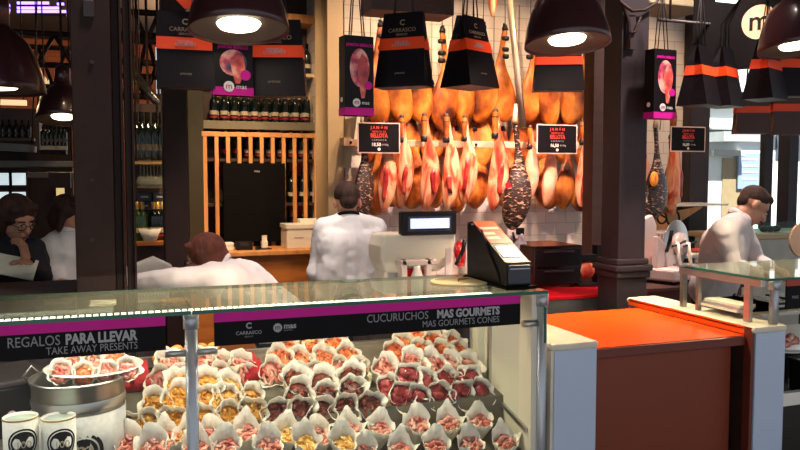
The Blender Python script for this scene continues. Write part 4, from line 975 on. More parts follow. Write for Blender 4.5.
small('white_box', 'low white carton on the desk directly left of the black box', 'box', 222, 243, 234, 7.05, .1, M['white'], extra=lambda t,w,d,h: MB().box(-w*.9, -d/2-.003, h*.6, w*.9, -d/2, h*.64).build('seam', M['letter'], t))
# small white carton high on the tiled wall next to the post
a, b = wp(341, 138, 6.2), wp(352, 146, 6.2)
sh = tag(box('wall_shelf', M['beige'], a.x, 6.1, b.z, b.x, YB, a.z), 'small beige wall shelf beside the post under the printed bag', 'shelf')
pd = tag(MB().prism([(wp(350,118,6.2).x, wp(350,118,6.2).z), (wp(354,118,6.2).x, wp(350,118,6.2).z), (wp(354,170,6.2).x, wp(354,168,6.2).z), (wp(344,170,6.2).x, wp(344,168,6.2).z)], 'y', 6.0, YB).build('white_cloth', M['paper']), 'white cloth hanging beside the post next to the dark netted ham', 'cloth')
# ------------------------------------------------------------------ register and slicers behind the case
a, b = PY(376, 285, 3.7), PY(456, 285, 3.7)
bw = thing('work_counter', 'steel work counter behind the glass case carrying the white scale', 'counter', (1.6, 3.9, 0))
xw_a, xw_b = PY(350, 280, 3.6).x, PY(540, 280, 3.6).x
box('top', M['steel'], xw_a+.1, 3.62, .96, xw_b, 3.98, 1.0, bw, .004)
box('body', M['iron2'], xw_a+.12, 3.66, 0, xw_b-.02, 3.96, .96, bw)
rg_ = thing('weighing_scale', 'cream shop scale with black-framed screen, beside the man in white', 'scale', ((a.x+b.x)/2, 3.8, 1.0))
zt_, zb2 = PY(415, 234, 3.7).z, PY(415, 272, 3.7).z; zm2 = PY(415, 244, 3.7).z
cream = mat('cream_plastic', '#e3dac6', .35, 0, .03)
xa_, xb_ = PY(381, 250, 3.7).x, PY(456, 250, 3.7).x
prof = [(xa_+.02, zt_), (xb_, zt_), (xb_, zm2), (xb_-.05, zb2+.025), (xb_-.10, zb2), (xa_+.03, zb2), (xa_, zb2+.07), (xa_, zt_-.06)]
MB().prism(prof, 'y', 3.70, 3.92).build('housing', cream, rg_, True, .012)
box('foot', cream, xa_+.03, 3.74, 1.0, xa_+.16, 3.88, zb2+.005, rg_, .006)
MB().box(xa_+.05, 3.737, 1.12, xa_+.13, 3.741, 1.19).build('keypad', M['letter'], rg_, True)
m0, m1 = PY(402, 236, 3.68), PY(457, 211, 3.68)
mo = box('monitor', M['black'], m0.x, 3.68, m0.z-.0, m1.x, 3.74, m1.z, rg_, .008)
s0, s1 = PY(408, 231.5, 3.68), PY(451, 216, 3.68)
MB().box(s0.x, 3.676, s0.z, s1.x, 3.68, s1.z).build('screen_bezel', mat('bezel_blue', '#3c4258', .4), mo, True)
MB().box(s0.x+.012, 3.673, s0.z+.014, s1.x-.012, 3.676, s1.z-.01).build('screen', M['screen'], mo, True)
MB().box(s0.x+.03, 3.672, s0.z+.004, s1.x-.03, 3.676, s0.z+.010).build('screen_strip', M['black'], mo, True)
box('stand', cream, (m0.x+m1.x)/2-.05, 3.72, zt_-.01, (m0.x+m1.x)/2+.05, 3.78, m0.z+.06, rg_)
def slicer(x, y, z, s, rz, label, body, red=False):
    t = thing('meat_slicer', label, 'slicer', (x, y, z), rz, None)
    B = lambda *q: MB().box(*[v*s for v in q])
    B(-.22, -.15, .02, .22, .15, .10).build('base', body, t, bevel=.015*s)
    for sx in (-.17, .17):
        for sy in (-.11, .11): MB().lathe([(.018*s, 0), (.022*s, .021*s)], (sx*s, sy*s, 0), 12).build('foot', M['black'], t)
    Q = Matrix.Rotation(PI/2, 3, 'X')
    MB().lathe([(.0, -.006*s), (.15*s, -.004*s), (.155*s, 0), (.15*s, .004*s), (0, .012*s)], (.04*s, 0, .24*s), 36, True, Q).build('blade', M['steel'], t)
    MB().lathe([(.0, .012*s), (.075*s, .012*s), (.07*s, .05*s), (0, .055*s)], (.04*s, 0, .24*s), 24, True, Q).build('motor_cover', M['red'] if red else body, t)
    MB().prism([(-.21*s, .10*s), (.02*s, .10*s), (-.02*s, .20*s), (-.20*s, .30*s)], 'y', -.02*s, .02*s).build('carriage', body, t, bevel=.006*s)
    MB().tube([V((-.12*s, -.03*s, .20*s)), V((-.15*s, -.07*s, .28*s)), V((-.15*s, -.08*s, .34*s))], .012*s, 10).build('handle', M['black'], t)
    MB().lathe([(.03*s, 0), (.03*s, .03*s)], (.12*s, -.152*s, .06*s), 16, True, Q).build('dial', M['black'], t)
    return t
pinkm = mat('pinkish_enamel', '#e6cdc4', .3, .1)
p = PY(425, 283, 3.85)
pk = thing('ham_stand', 'low pinkish white bracket with red inset under the cream scale', 'stand', (p.x, 3.62, 1.0))
x_a, x_b = PY(402, 270, 3.62).x, PY(432, 270, 3.62).x; z1_ = PY(415, 260, 3.62).z
MB().box(x_a, 3.62, 1.0, x_a+.03, 3.69, z1_).box(x_b-.03, 3.62, 1.0, x_b, 3.69, z1_).box(x_a-.01, 3.62, z1_-.03, x_b+.03, 3.69, z1_).build('frame', pinkm, pk, True, .006)
MB().box(x_a+.03, 3.655, 1.02, x_b-.03, 3.685, z1_-.05).build('red_inset', M['red'], pk, True, .003)
MB().lathe([(.03, 1.0), (.032, 1.14), (.018, 1.18), (.018, 1.2), (0, 1.2)], ((x_a+x_b)/2, 3.62, 0), 16).build('bottle', M['white'], pk, True)
p = PY(455, 275, 3.78); slicer(p.x, 3.79, 1.0, .95, 1.0, 'steel slicer with round blade between the cream scale and ticket machine', pinkm, True)
p = PY(650, 275, 4.6)
# ------------------------------------------------------------------ red worktop
Yr0 = PZ(570, 296, .95).y
x0, x1 = PY(500, 290, Yr0).x, PY(594, 290, Yr0).x
rw = thing('red_worktop', 'glossy red worktop with steel front behind the orange counter', 'counter', ((x0+x1)/2, Yr0, 0))
box('top', M['red'], x0, Yr0, .93, x1+.25, Yr0+.85, .95, rw, .003)
box('steel_front', M['steel'], x0, Yr0+.004, .55, x1+.2, Yr0+.03, .93, rw)
box('body', M['iron2'], x0+.02, Yr0+.03, 0, x1+.2, Yr0+.8, .93, rw)
Yq = Yr0+.30; a, b = PY(535, 277, Yq), PY(584, 277, Yq)
ov = thing('black_oven', 'dark glossy box oven standing on the red worktop', 'oven', ((a.x+b.x)/2, Yq+.2, .95)); w = (b.x-a.x)/2; h = PY(560, 246, Yq).z-.95-.0
MB().box(-w, -.18, .012, w, .2, h).build('body', mat('dark_gloss', '#1e0809', .25, 0, .1), ov, bevel=.01)
MB().box(-w*.9, -.186, .03, w*.9, -.18, h*.45).box(-w*.9, -.186, h*.52, w*.9, -.18, h*.92).build('door', M['black'], ov, bevel=.003)
for zz in (.40, .86): MB().tube([V((-w*.6, -.195, h*zz)), V((w*.6, -.195, h*zz))], .006).build('handle', M['iron2'], ov)
for i_ in range(4): MB().lathe([(.012,0),(.014,.012)], ((-w+.03)*(1 if i_ % 2 else -1), -.15 if i_ < 2 else .16, 0), 10).build('foot', M['black'], ov)
# logo bottle on the wall beyond, dark slicing stand by the narrow post, plate of meat
Y_ = Yr0+.35; a = PY(590, 285, Y_)
st = thing('black_stand', 'dark metal clamp stand with pale meat on the red worktop beside the brown post', 'stand', (a.x-.02, Y_, .95))
MB().box(-.10, -.06, 0, .12, .06, .02).box(.05, -.03, .02, .12, .03, .26).box(-.09, -.035, .16, .06, .035, .2).build('frame', M['black'], st, bevel=.004)
MB().ball((-.02, -.0, .10), (.07, .05, .06)).build('meat', M['cut'], st)
# striped pink bottle and dark little thing on the wall, near (520,235)
a = PY(522, 262, 4.4)
vb = thing('spray_bottle', 'slim bottle with pink and black print standing behind the ticket machine', 'bottle', (a.x, 4.42, .95)); hh = PY(522, 228, 4.4).z-.95
MB().lathe([(0,0),(.04,0),(.042,.01),(.042,hh*.72),(.02,hh*.82),(.016,hh*.9),(0,hh*.9)], n=18).build('body', mat('bottle_pink_print', '#b8487c', .3, 0, .6, 14, col2='#f0d8dc'), vb)
MB().box(-.03,-.014,hh*.88,.02,.014,hh).build('spray_head', M['black'], vb, bevel=.004)
ws = tag(MB().tube([PY(513,232,YB-.03), PY(517,252,YB-.03)], .012).ball(PY(516,246,YB-.04),(.05,.03,.07)).build('wall_hook', M['black']), 'black hook with round knob on the white tiles behind the ticket machine', 'hook')
# ------------------------------------------------------------------ slicers, shelf right of the column
xk0, xk1 = PY(640, 260, 4.6).x, PY(700, 260, 4.6).x
wb = thing('work_counter', 'brown counter carrying the slicer beyond the grey iron column', 'counter', ((xk0+xk1)/2, 4.7, 0))
zw = PY(670, 284, 4.6).z
box('top', M['wooddark'], xk0-.05, 4.45, zw-.03, xk1+.35, 5.1, zw, wb, .004); box('body', M['rust'], xk0, 4.5, 0, xk1+.3, 5.05, zw-.03, wb)
t = slicer(PY(672, 275, 4.75).x, 4.75, zw, 1.15, .35, 'white meat slicer with black dial on the brown counter near the worker', pinkm)
MB().prism([(-.30, .02), (-.12, .02), (-.12, .42), (-.18, .50), (-.30, .47)], 'y', .06, .10).build('guard', pinkm, t, bevel=.01)
# stainless raised shelf with meat slices
zz = PY(680, 257, 4.9).z
s2 = thing('steel_shelf', 'steel shelf over the slicer carrying sliced meat on paper', 'shelf', (PY(680,257,5.1).x, 5.1, zz-.02))
xa2, xb2 = PY(660, 255, 5.1).x, PY(712, 255, 5.1).x
box('board', M['steel'], xa2, 4.95, zz-.02, xb2, 5.3, zz, s2, .003)
for X in (xa2+.04, xb2-.04): box('leg', M['steel'], X-.012, 5.2, zw, X+.012, 5.224, zz-.02, s2)
pm = tag(box('butcher_paper', M['paper'], xa2+.12, 4.98, zz+.0005, xb2-.05, 5.25, zz+.006), 'white paper sheet lying on the steel shelf beside the worker', 'paper')
mt = MB()
for i in range(5): mt.ball((xa2+.22+.07*i, 5.1+.04*(i % 2), zz+.024), (.06, .05, .018), 12, 6)
tag(mt.build('sliced_meat', M['lean']), 'heap of red sliced meat on the white paper beside the worker', 'meat', None, 'stuff')
gr = thing('crumb_basket', 'pale pink slotted plastic basket standing on the steel shelf', 'basket', (PY(667,247,5.0).x, 5.02, zz)); 
bw_, bh_ = .11, PY(667, 231, 5.0).z-zz
gm = MB().box(-bw_, -.03, 0, bw_, .03, .02).box(-bw_, -.03, bh_-.02, bw_, .03, bh_)
for i in range(8): gm.box(-bw_+i*(2*bw_-.012)/7, -.03, .02, -bw_+i*(2*bw_-.012)/7+.012, .03, bh_-.02)
gm.build('grille', pinkm, gr)
# triangular wooden shelf with curled netting
a, b = PY(650, 214, 5.9), PY(706, 205, 5.9); zs = PY(690, 206, 5.9).z
cs = thing('corner_shelf', 'tan wooden canopy shelf hanging under the red-cut ham past the column', 'shelf', ((a.x+b.x)/2, 6.0, zs))
MB().prism([(a.x, zs-.22), (a.x+.25, zs-.22), (b.x, zs-.02), (b.x, zs), (a.x, zs-.10)], 'y', 5.95, YB).build('board', M['wood'], cs, True)
box('top', M['white'], a.x+.25, 5.85, zs, b.x+.22, YB-.12, zs+.02, cs)
for i, (px, r) in enumerate(((662, .05), (673, .07))):
    c = PY(px, 218, 5.8); nm = 'cord' 
    pts = [c+V((r*math.cos(t), 0, r*math.sin(t))) for t in [PI*1.0+PI*1.3*j/10 for j in range(11)]]
    tag(MB().tube(pts, .009, 6).tube([pts[0], pts[0]+V((0, .16, .05))], .009, 6).build('netting_coil', M['rope']), f'dark curled cord loop hanging below the netted ham, {["nearer the column","nearer the worker"][i]}', 'cord')
# white grey knife-rack clamps on the right case
for i, px in enumerate((697, 706)):
    c = PZ(px, 268, HG+.004)
    t = thing('steel_clamp', ['steel ham clamp standing on the second case, nearer the column', 'steel ham clamp standing on the second case, nearer the worker'][i], 'clamp', (c.x, YF+.5-i*.03, HG))
    MB().box(-.018, -.03, 0, .022, .03, .008).build('base', M['steel'], t); MB().tube([V((.0,0,.008)), V((-.012,0,.06)), V((-.02,0,.12))], .009, 10).build('arm', M['white'], t); MB().tube([V((-.05,0,.10)), V((.03,0,.125))], .006).build('bar', M['black'], t)
# contents of the right-hand case
def on(px, Y, z): return V((PY(px, 300, Y).x, Y, z))
c = on(802, 2.84, .78)
pt = thing('serving_plate', 'plate of curled red ham slices at the picture edge in the second case', 'plate', (c.x, 2.86, .62+0)); pt.location.z = .78-.0
zz = PY(795, 384, 2.86).z
pt.location = (c.x, 2.95, .78)
MB().lathe([(0,0),(.06,0),(.12,.012),(.118,.018),(0,.008)], n=32).build('dish', M['white'], pt)
mb = MB()
for i in range(16):
    a_ = rng.uniform(0, 6.3); r_ = .06*rng.random()**.5
    mb.tube([V((r_*math.cos(a_)-.03, r_*math.sin(a_), .02+.035*(i/16))), V((r_*math.cos(a_), r_*math.sin(a_)-.01, .035+.05*(i/16))), V((r_*math.cos(a_)+.03, r_*math.sin(a_)+.01, .02+.04*(i/16)))], [.008, .02, .008], 8)
o = mb.build('ham_slices', ramp_mat('curled_slices', [(.35, '#9c2c24'), (.5, '#cf6a58'), (.65, '#f0cdbc')], 26, rough=.4), pt); o['kind'] = 'stuff'
bb = thing('black_box', 'black card box under the ham plate in the second case', 'box', (c.x+.02, 2.78, .62)); MB().box(-.09, -.05, 0, .2, .06, .15).build('body', M['black'], bb, bevel=.003)
MB().box(-.10, -.06, .15, .21, .07, .158).build('lid', M['tray'], bb)
gl = tag(MB().lathe([(0,0),(.03,0),(.035,.09),(.033,.09),(.028,.004),(0,.004)], n=20).build('glass_jar', M['glass']), 'small clear jar low in the second case at the picture edge', 'jar'); gl.location = (on(787, 2.72, .66).x, 2.735, .62)
bl = tag(box('blue_tray', mat('blue_tray', '#2c4a78', .4), XQ+.14, 2.715, .6205, 3.6, 2.79, .626), 'flat blue tray lying on the floor of the second case', 'tray')
for i, (px, z, m_) in enumerate(((792, 1.0, M['black']), (730, 1.0, M['paper']), (745, 1.0, M['black']))):
    c = on(px, 2.95, 1.02)
    t = thing('folder', ['stack of dark trays on the shelf of the second case near the edge', 'white papers on the shelf of the second case beside the clear end pane', 'dark tray stack on the shelf inside the second case below the worker'][i], 'stack', (c.x+.05, 2.95, 1.0125))
    for k in range(3): MB().box(-.12+.01*k, -.12, .012*k, .12-.01*k, .12, .012*k+.011).build('sheet', m_ if k != 1 else M['post'], t)
# a further bright counter behind the worker by the window
xq0 = PY(765, 240, 5.4).x
fc = thing('window_counter', 'pale counter with glass screen standing by the street window behind the worker', 'counter', (xq0+1, 5.6, 0)); zf = PY(770, 234, 5.4).z
box('top', M['beige'], xq0-.35, 5.4, zf-.05, xq0+2.2, 6.0, zf, fc, .01); box('body', mat('pale_counter', '#c9c6b4', .5), xq0-.3, 5.45, 0, xq0+2.1, 5.95, zf-.05, fc)
box('screen_glass', glass('green_glass', (.72, .92, .86)), xq0-.35, 5.41, zf, xq0+2.2, 5.42, PY(770, 222, 5.4).z, fc)
for i in range(3):
    c = PY(764+i*6, 232, 5.6); o = MB().ball((0,0,.03), (.045,.04,.03), 12, 8).build('dark_roll', M['redcloth' if 0 else 'wooddark']); o.location = (c.x, 5.6, zf)
    tag(o, f'small dark roll on the window counter, {ordn(i)} from the worker', 'roll', 'rolls on the window counter')
MB_o = mat('orange_print', '#d8b08c', .5)
rd = disc('round_sign', tuple(PY(803, 240, 4.4)), .13, .02, MB_o, None); tag(rd, 'beige round sign cut by the picture edge above the second case', 'sign')
rd2 = tag(MB().tube([PY(803, 252, 4.43), V((PY(803,252,4.43).x, 4.43, 0))], .015).build('sign_pole', M['iron2']), 'thin pole holding the beige round sign at the picture edge', 'pole')
# ------------------------------------------------------------------ dark hall on the left
hall_m = M['wooddark']
def hb(name, label, cat, x0, y0, x1, y1, Y, dep, m, hang=True):
    a, b = PY(x0, y0, Y), PY(x1, y1, Y)
    t = thing(name, label, cat, ((a.x+b.x)/2, Y, b.z)); box('body', m, a.x, Y, b.z, b.x, Y+dep, a.z, t, .004)
    if hang:
        for X in (a.x+.03, b.x-.03): MB().tube([V((X, Y+dep*.7, a.z-.01)), V((X, Y+dep*.7, 4.0))], .007, 6).build('hanger', M['iron'], t, True)
    return t, a, b
violet = emit('violet_tube', (.30, .16, 1), 5)
for i, (x0, x1, y) in enumerate(((-6, 10, 5.5), (-6, 10, 10), (17, 49, 3), (17, 60, 8), (17, 66, 11.5), (57, 64, 4))):
    a, b = PY(x0, y, 9.5), PY(x1, y, 9.5)
    t = thing('tube_light', f'violet neon tube at the top of the dark hall, {ordn(i)} counting from the picture corner', 'light', ((a.x+b.x)/2, 9.5, a.z), 0, 'violet neon tubes')
    MB().tube([a, V((b.x, 9.5, b.z))], .015, 8).build('tube', violet, t, True)
    box('housing', M['iron'], a.x, 9.51, a.z-.01, b.x, 9.58, a.z+.03, t); MB().tube([V((a.x+.05, 9.55, a.z+.02)), V((a.x+.05, 9.55, 4.0))], .006, 6).build('hanger', M['iron'], t, True)
def truss(name, label, Y, x0, x1, ya, yb, n, m=M['iron']):
    a, b = PY(x0, ya, Y), PY(x1, ya, Y); z1, z0 = a.z, PY(x0, yb, Y).z
    t = thing(name, label, 'truss', ((a.x+b.x)/2, Y, z0)); t['kind'] = 'structure'; del t['category']
    MB().tube([V((a.x-.3, Y, z1)), V((b.x+.3, Y, z1))], .035, 6).tube([V((a.x-.3, Y, z0)), V((b.x+.3, Y, z0))], .035, 6).build('chord', m, t, True)
    mb = MB()
    for i in range(n):
        u = a.x+(b.x-a.x)*i/n; v = a.x+(b.x-a.x)*(i+1)/n
        mb.tube([V((u, Y, z0 if i % 2 else z1)), V((v, Y, z1 if i % 2 else z0))], .025, 6)
    mb.build('web', m, t, True)
truss('roof_truss', 'dark lattice girder under the roof of the hall', 9.8, -20, 72, 30, 62, 5)
truss('roof_truss', 'dark lattice girder seen between the posts', 8.6, 134, 206, 12, 40, 6)
truss('roof_truss', 'thin steep lattice girder seen between the posts', 9.4, 128, 212, 34, 76, 9)
truss('roof_truss', 'thin steep lattice girder high in the hall', 11.2, -20, 80, 44, 84, 7)
truss('roof_truss', 'lower dark lattice girder seen between the posts', 8.2, 130, 212, 62, 96, 6)
for i, x in enumerate((137, 147, 158)):
    p_ = PY(x, 60, 8.0); struct(MB().tube([V((p_.x, 8.0, 0)), V((p_.x, 8.0, 4.0))], .014, 6).build('iron_column', M['iron']), 'thin iron rod between the posts')
pp_ = tag(MB().tube([PY(132, 72, 7.6), PY(166, 112, 7.4)], .045, 8).tube([PY(140, 81, 7.56), V((PY(140, 81, 7.56).x, 7.56, 4.0))], .006, 6).build('foil_duct', mat('shiny_foil', '#6b6660', .25, .8, .5, 30, bump=.8, bscale=25)), 'shiny foil-wrapped duct slanting between the two dark posts', 'duct')
# lit arched windows high on the hall wall
for i, (x0, x1, y0, y1) in enumerate(((40, 46.5, 76, 111), (48, 54, 79, 108))):
    a, b = PY(x0, y1, 14.7), PY(x1, y0, 14.7); w_ = (b.x-a.x)/2; cx = (a.x+b.x)/2
    poly = [(a.x, a.z), (b.x, a.z)] + [(cx+w_*math.cos(t), b.z-w_+w_*math.sin(t)) for t in [PI*j/8 for j in range(9)]]
    wn_ = thing(f'window_{i+2}', None, None, (cx, 14.7, a.z)); wn_['kind'] = 'structure'
    MB().prism(poly, 'y', 14.72, 14.78).build('pane', emit('lit_pane', (.95, .80, .45), .45), wn_, True)
    MB().box(cx-.02, 14.69, a.z, cx+.02, 14.72, b.z).box(a.x, 14.69, (a.z+b.z)/2-.03, b.x, 14.72, (a.z+b.z)/2+.03).build('mullion', M['iron'], wn_, True)
# lit niche, shelves, counters in the hall
hb('light_box', 'long warm lit strip glowing under the large black lamp in the hall', 'light', -10, 99, 26, 105, 9.0, .1, emit('warm_strip', (1, .72, .38), .9))
t, a, b = hb('hall_cabinet', 'dark wooden bar cabinet in the hall under the warm strip', 'cabinet', -30, 107, 40, 150, 9.0, .4, M['wooddark'])
for i in range(5):
    X = PY(3+i*6.5, 133, 8.9).x; bottle('hall', X, 8.9, PY(3, 138, 8.9).z, f'dark bottle on the hall bar cabinet, {ordn(i)} from the picture edge', 'bottles on the hall cabinet', .62)
a, b = PY(-30, 138, 8.8), PY(34, 141, 8.8); tag(box('hall_shelf', M['wooddark'], a.x, 8.8, b.z, b.x, 9.0, PY(3, 138, 8.9).z), 'dark shelf board carrying bottles on the hall cabinet', 'shelf')
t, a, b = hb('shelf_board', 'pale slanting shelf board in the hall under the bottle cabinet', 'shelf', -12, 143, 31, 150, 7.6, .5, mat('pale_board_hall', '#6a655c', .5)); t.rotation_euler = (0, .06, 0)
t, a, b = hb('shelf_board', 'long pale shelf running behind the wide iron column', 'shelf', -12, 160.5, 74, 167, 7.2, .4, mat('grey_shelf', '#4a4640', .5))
# bottle shelf (diagonal) with pale bottles
t, a, b = hb('bottle_rack', 'dim rack with standing bottles beside the small black lamp', 'rack', 40, 131, 66, 154, 7.8, .25, M['iron'])
for i in range(6):
    p_ = PY(43.5+i*4.2, 146, 7.75); bottle('hall', p_.x, 7.74, p_.z, f'small bottle standing in the dim rack, {ordn(i)} from the dark bar cabinet', 'bottles in the dim rack', .62)
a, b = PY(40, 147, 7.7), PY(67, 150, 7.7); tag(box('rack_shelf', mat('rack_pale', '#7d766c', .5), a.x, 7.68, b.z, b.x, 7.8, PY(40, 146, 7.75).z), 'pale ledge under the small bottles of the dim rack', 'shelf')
# pale glowing panels standing for bright boxes
glow_mat = emit('far_screen', (.72, .86, .92), .75)
for i, (x0, y0, x1, y1) in enumerate(((-10, 173, 9, 185), (12, 173, 26, 185), (12, 192, 26, 201), (-10, 192, 9, 203))):
    a, b = PY(x0, y0, 9.8), PY(x1, y1, 9.8); t = thing('display_screen', f'pale glowing panel far in the hall, {["upper one at the picture edge","upper one away from the edge","lower one above the glasses woman","lower one at the picture edge"][i]}', 'screen', ((a.x+b.x)/2, 9.8, b.z), 0, 'glowing panels in the hall')
    box('panel', glow_mat, a.x, 9.79, b.z, b.x, 9.8, a.z, t); box('frame', M['iron'], a.x-.03, 9.8, b.z-.03, b.x+.03, 9.86, a.z+.03, t)
t, a, b = hb('hall_table', 'pale round-edged table top deep in the hall next to the column', 'table', 27, 172, 76, 178, 6.8, .5, mat('table_olive', '#5a5040', .5), False)
box('leg', M['iron'], (a.x+b.x)/2-.03, 7.0, 0, (a.x+b.x)/2+.03, 7.06, b.z, t)
t, a, b = hb('hall_lamp', 'small yellow glowing lamp on the dark hall counter', 'lamp', 56, 188, 64, 197, 6.6, .08, emit('yellow_glow', (1, .72, .3), .6), False)
box('shade', M['iron'], a.x-.05, 6.58, a.z, b.x+.05, 6.72, a.z+.12, t); box('stem', M['iron'], (a.x+b.x)/2-.01, 6.6, 0, (a.x+b.x)/2+.01, 6.64, b.z, t)
# dark wall block behind the hall people
struct(box('wall_partition', M['iron'], -6, 9.9, 0, PY(72, 150, 9.9).x, 10.0, PY(30, 112, 9.9).z))
# ---- between column and slim post
t, a, b = hb('back_shelf', 'wooden back shelf with standing bottles seen between the two dark posts', 'shelf', 128, 242, 176, 245, 6.6, .35, M['wood2'], False)
zsh = a.z
box('body', M['wooddark'], a.x, 6.65, 0, b.x, 6.9, b.z, t); box('back_panel', M['wooddark'], a.x, 6.92, 0, b.x, 6.95, PY(150, 104, 6.92).z, t)
for i, (px, k) in enumerate(((138, 'green'), (143, 'green'), (154, 'gold'), (158, 'dark'), (163, 'gold'))):
    bottle({'gold': 'dark', 'green': 'green', 'dark': 'dark'}[k], PY(px, 230, 6.7).x, 6.72, zsh+.001, f'{"green" if k == "green" else "dark"} bottle on the back shelf between the posts, {ordn(i)} from the wide column', 'bottles between the posts', 1.05)
ic = tag(MB().lathe([(0,0),(.05,0),(.09,.10),(.085,.10),(.046,.01),(0,.01)], n=20).build('white_bowl', M['white']), 'white bowl standing among bottles on the back shelf between the posts', 'bowl'); ic.location = (PY(150, 238, 6.65).x, 6.65, zsh)
# dark blue crates
for r_i in range(3):
    for c_i in range(2):
        a, b = PY(137.5+c_i*15.5, 193+r_i*9, 6.8), PY(151.5+c_i*15.5, 201+r_i*9, 6.8)
        t = thing('storage_box', f'dark blue storage box with white label, {["top","middle","bottom"][r_i]} row, {["nearer the wide column","nearer the slim post"][c_i]}', 'box', ((a.x+b.x)/2, 6.8, b.z), 0, 'dark blue boxes')
        box('front', mat('navy_front', '#1e2a3c', .5), a.x, 6.8, b.z, b.x, 6.92, a.z, t, .003)
        cx = (a.x+b.x)/2; box('label', M['labelw'], cx-.03, 6.797, (a.z+b.z)/2-.005, cx+.03, 6.8, (a.z+b.z)/2+.008, t)
# stemware rack
a, b = PY(134, 164, 6.5), PY(168, 164, 6.5)
gk = thing('glass_rack', 'rail with hanging stemmed glasses between the two dark posts', 'rack', ((a.x+b.x)/2, 6.6, a.z))
box('rail', M['gold'], a.x, 6.5, a.z, b.x, 6.85, a.z+.02, gk)
for X in (a.x+.02, b.x-.02): MB().tube([V((X, 6.6, a.z+.02)), V((X, 6.6, 4.0))], .006).build('hanger', M['iron'], gk, True)
gp = None; gm_ = glass('stemware_glass', (.9, .84, .7), 1.3, .05, .25)  # gold tint and diffuse share stand in for lamplit sparkle
for r_i in range(2):
    for i in range(7):
        if gp is None:
            gp = MB().lathe([(.032, 0), (.030, -.003), (.004, -.008), (.004, -.085), (.02, -.10), (.036, -.13), (.036, -.16), (.029, -.19), (.0275, -.19), (.034, -.16), (.034, -.13), (.018, -.104), (.0, -.092)], n=16, cap=False).build('stemmed_glass', gm_); o = gp; KIDS[gp.name] = []
        else: o = dup(gp)
        o.location = (a.x+.05+(b.x-a.x-.1)*i/6, 6.56+.12*r_i, a.z-.001-(.0)); tag(o, f'upturned stemmed glass in the {["front","rear"][r_i]} rank, {ordn(i)} from the wide column', 'glass', 'hanging stemmed glasses')
# bottles on the upper shelf of the same gap
t, a, b = hb('back_shelf', 'upper shelf with dark bottles above the stemmed glasses', 'shelf', 133, 160, 170, 162, 6.6, .3, M['wooddark'])
for i, px in enumerate((136, 142, 148, 155, 162)): bottle('hall', PY(px, 150, 6.7).x, 6.72, a.z+.001, f'dark bottle above the stemmed glasses, {ordn(i)} from the wide column', 'bottles above the stemmed glasses', 1.3)
for i, (y0, y1) in enumerate(((155, 163), (183, 201))):
    a, b = PY(188, y0, 8.2), PY(198, y1, 8.2); t = thing('display_screen', f'{["upper","lower"][i]} bright slot of light between slim post and wine cabinet', 'screen', ((a.x+b.x)/2, 8.2, b.z)); box('panel', glow_mat, a.x, 8.2, b.z, b.x, 8.21, a.z, t); box('frame', M['iron'], a.x-.02, 8.21, b.z-.02, b.x+.02, 8.25, a.z+.02, t)  # glowing panels painted in where slots of light show through
# white clear box & wooden crate at the woman's hand
zc_ = PY(150, 283, 3.9).z
bc_ = thing('work_counter', 'steel counter where the leaning woman reaches behind the glass case', 'counter', (.1, 4.0, 0))
xA, xB = PY(60, 280, 4.2).x, PY(340, 280, 4.2).x
box('top', M['steel'], -1.5, 3.95, .96, .1+.05, 4.35, 1.0, bc_, .004); box('body', M['iron2'], -1.5, 3.98, 0, .1, 4.3, .96, bc_)
bx = PY(148, 280, 4.15)
t = thing('clear_box', 'pale translucent storage box behind the reaching hand of the leaning woman', 'box', (bx.x, 4.2, 1.0)); hh = PY(148, 258, 4.15).z-1.0
MB().prism([(-.10, 0), (.10, 0), (.12, hh*.8), (.03, hh), (-.12, hh*.75)], 'y', -.06, .06).build('body', mat('milky_plastic', '#c9c6b8', .3), t, bevel=.004)
MB().box(-.12, -.07, hh*.6, .12, .07, hh*.64).build('rim', M['white'], t)
# croissant-like bread under her arm
for i, px in enumerate((167, 176, 184)):
    c = PY(px, 291, 3.3); o = MB().ball((0,0,0), (.035,.025,.02), 12, 8).build('bread_roll', KM); o.location = (c.x, 4.05-.0, 1.02); c2 = PZ(px-2, 290, 1.02)
    o.location = (PY(px, 292, 4.0).x, 4.02, 1.02); tag(o, f'golden bread roll under the leaning woman\'s arm, {ordn(i)} from the column', 'bread', 'rolls under her arm')
# grey slanted lids/counters at the very left behind the case, papers
a, b = PY(-20, 285, 3.4), PY(112, 287, 3.4)
lc = thing('side_counter', 'grey counter with slanting glass screens before the woman in glasses', 'counter', (-.8, 3.6, 0))
box('top', M['steel'], -2.2, 3.30, 1.10, PY(113, 290, 3.3).x, 3.62, 1.125, lc, .004); box('body', M['iron2'], -2.2, 3.34, 0, PY(108, 290, 3.3).x, 3.6, 1.10, lc)
MB().prism([(3.9, 1.13), (3.92, 1.13), (4.12, 1.38), (4.10, 1.38)], 'x', -2.2, PY(77, 270, 4.0).x).build('screen_glass', M['glass'], lc, True)
MB().prism([(3.62, 1.0), (4.2, 1.0), (4.12, 1.14), (3.62, 1.125)], 'x', -2.2, PY(77, 270, 4.0).x).build('display_body', M['iron'], lc, True)
tag(MB().obox(PY(103, 292, 3.40)+V((.0, 0, 0)), (.10, .14, .004)).build('paper_sheet', M['paper']), 'white paper lying on the grey counter at the foot of the wide column', 'paper').location = (0, 0, 0)
o = bpy.data.objects['paper_sheet']; c = PY(103, 292, 3.40); o.location = (0, 0, 1.128-c.z)
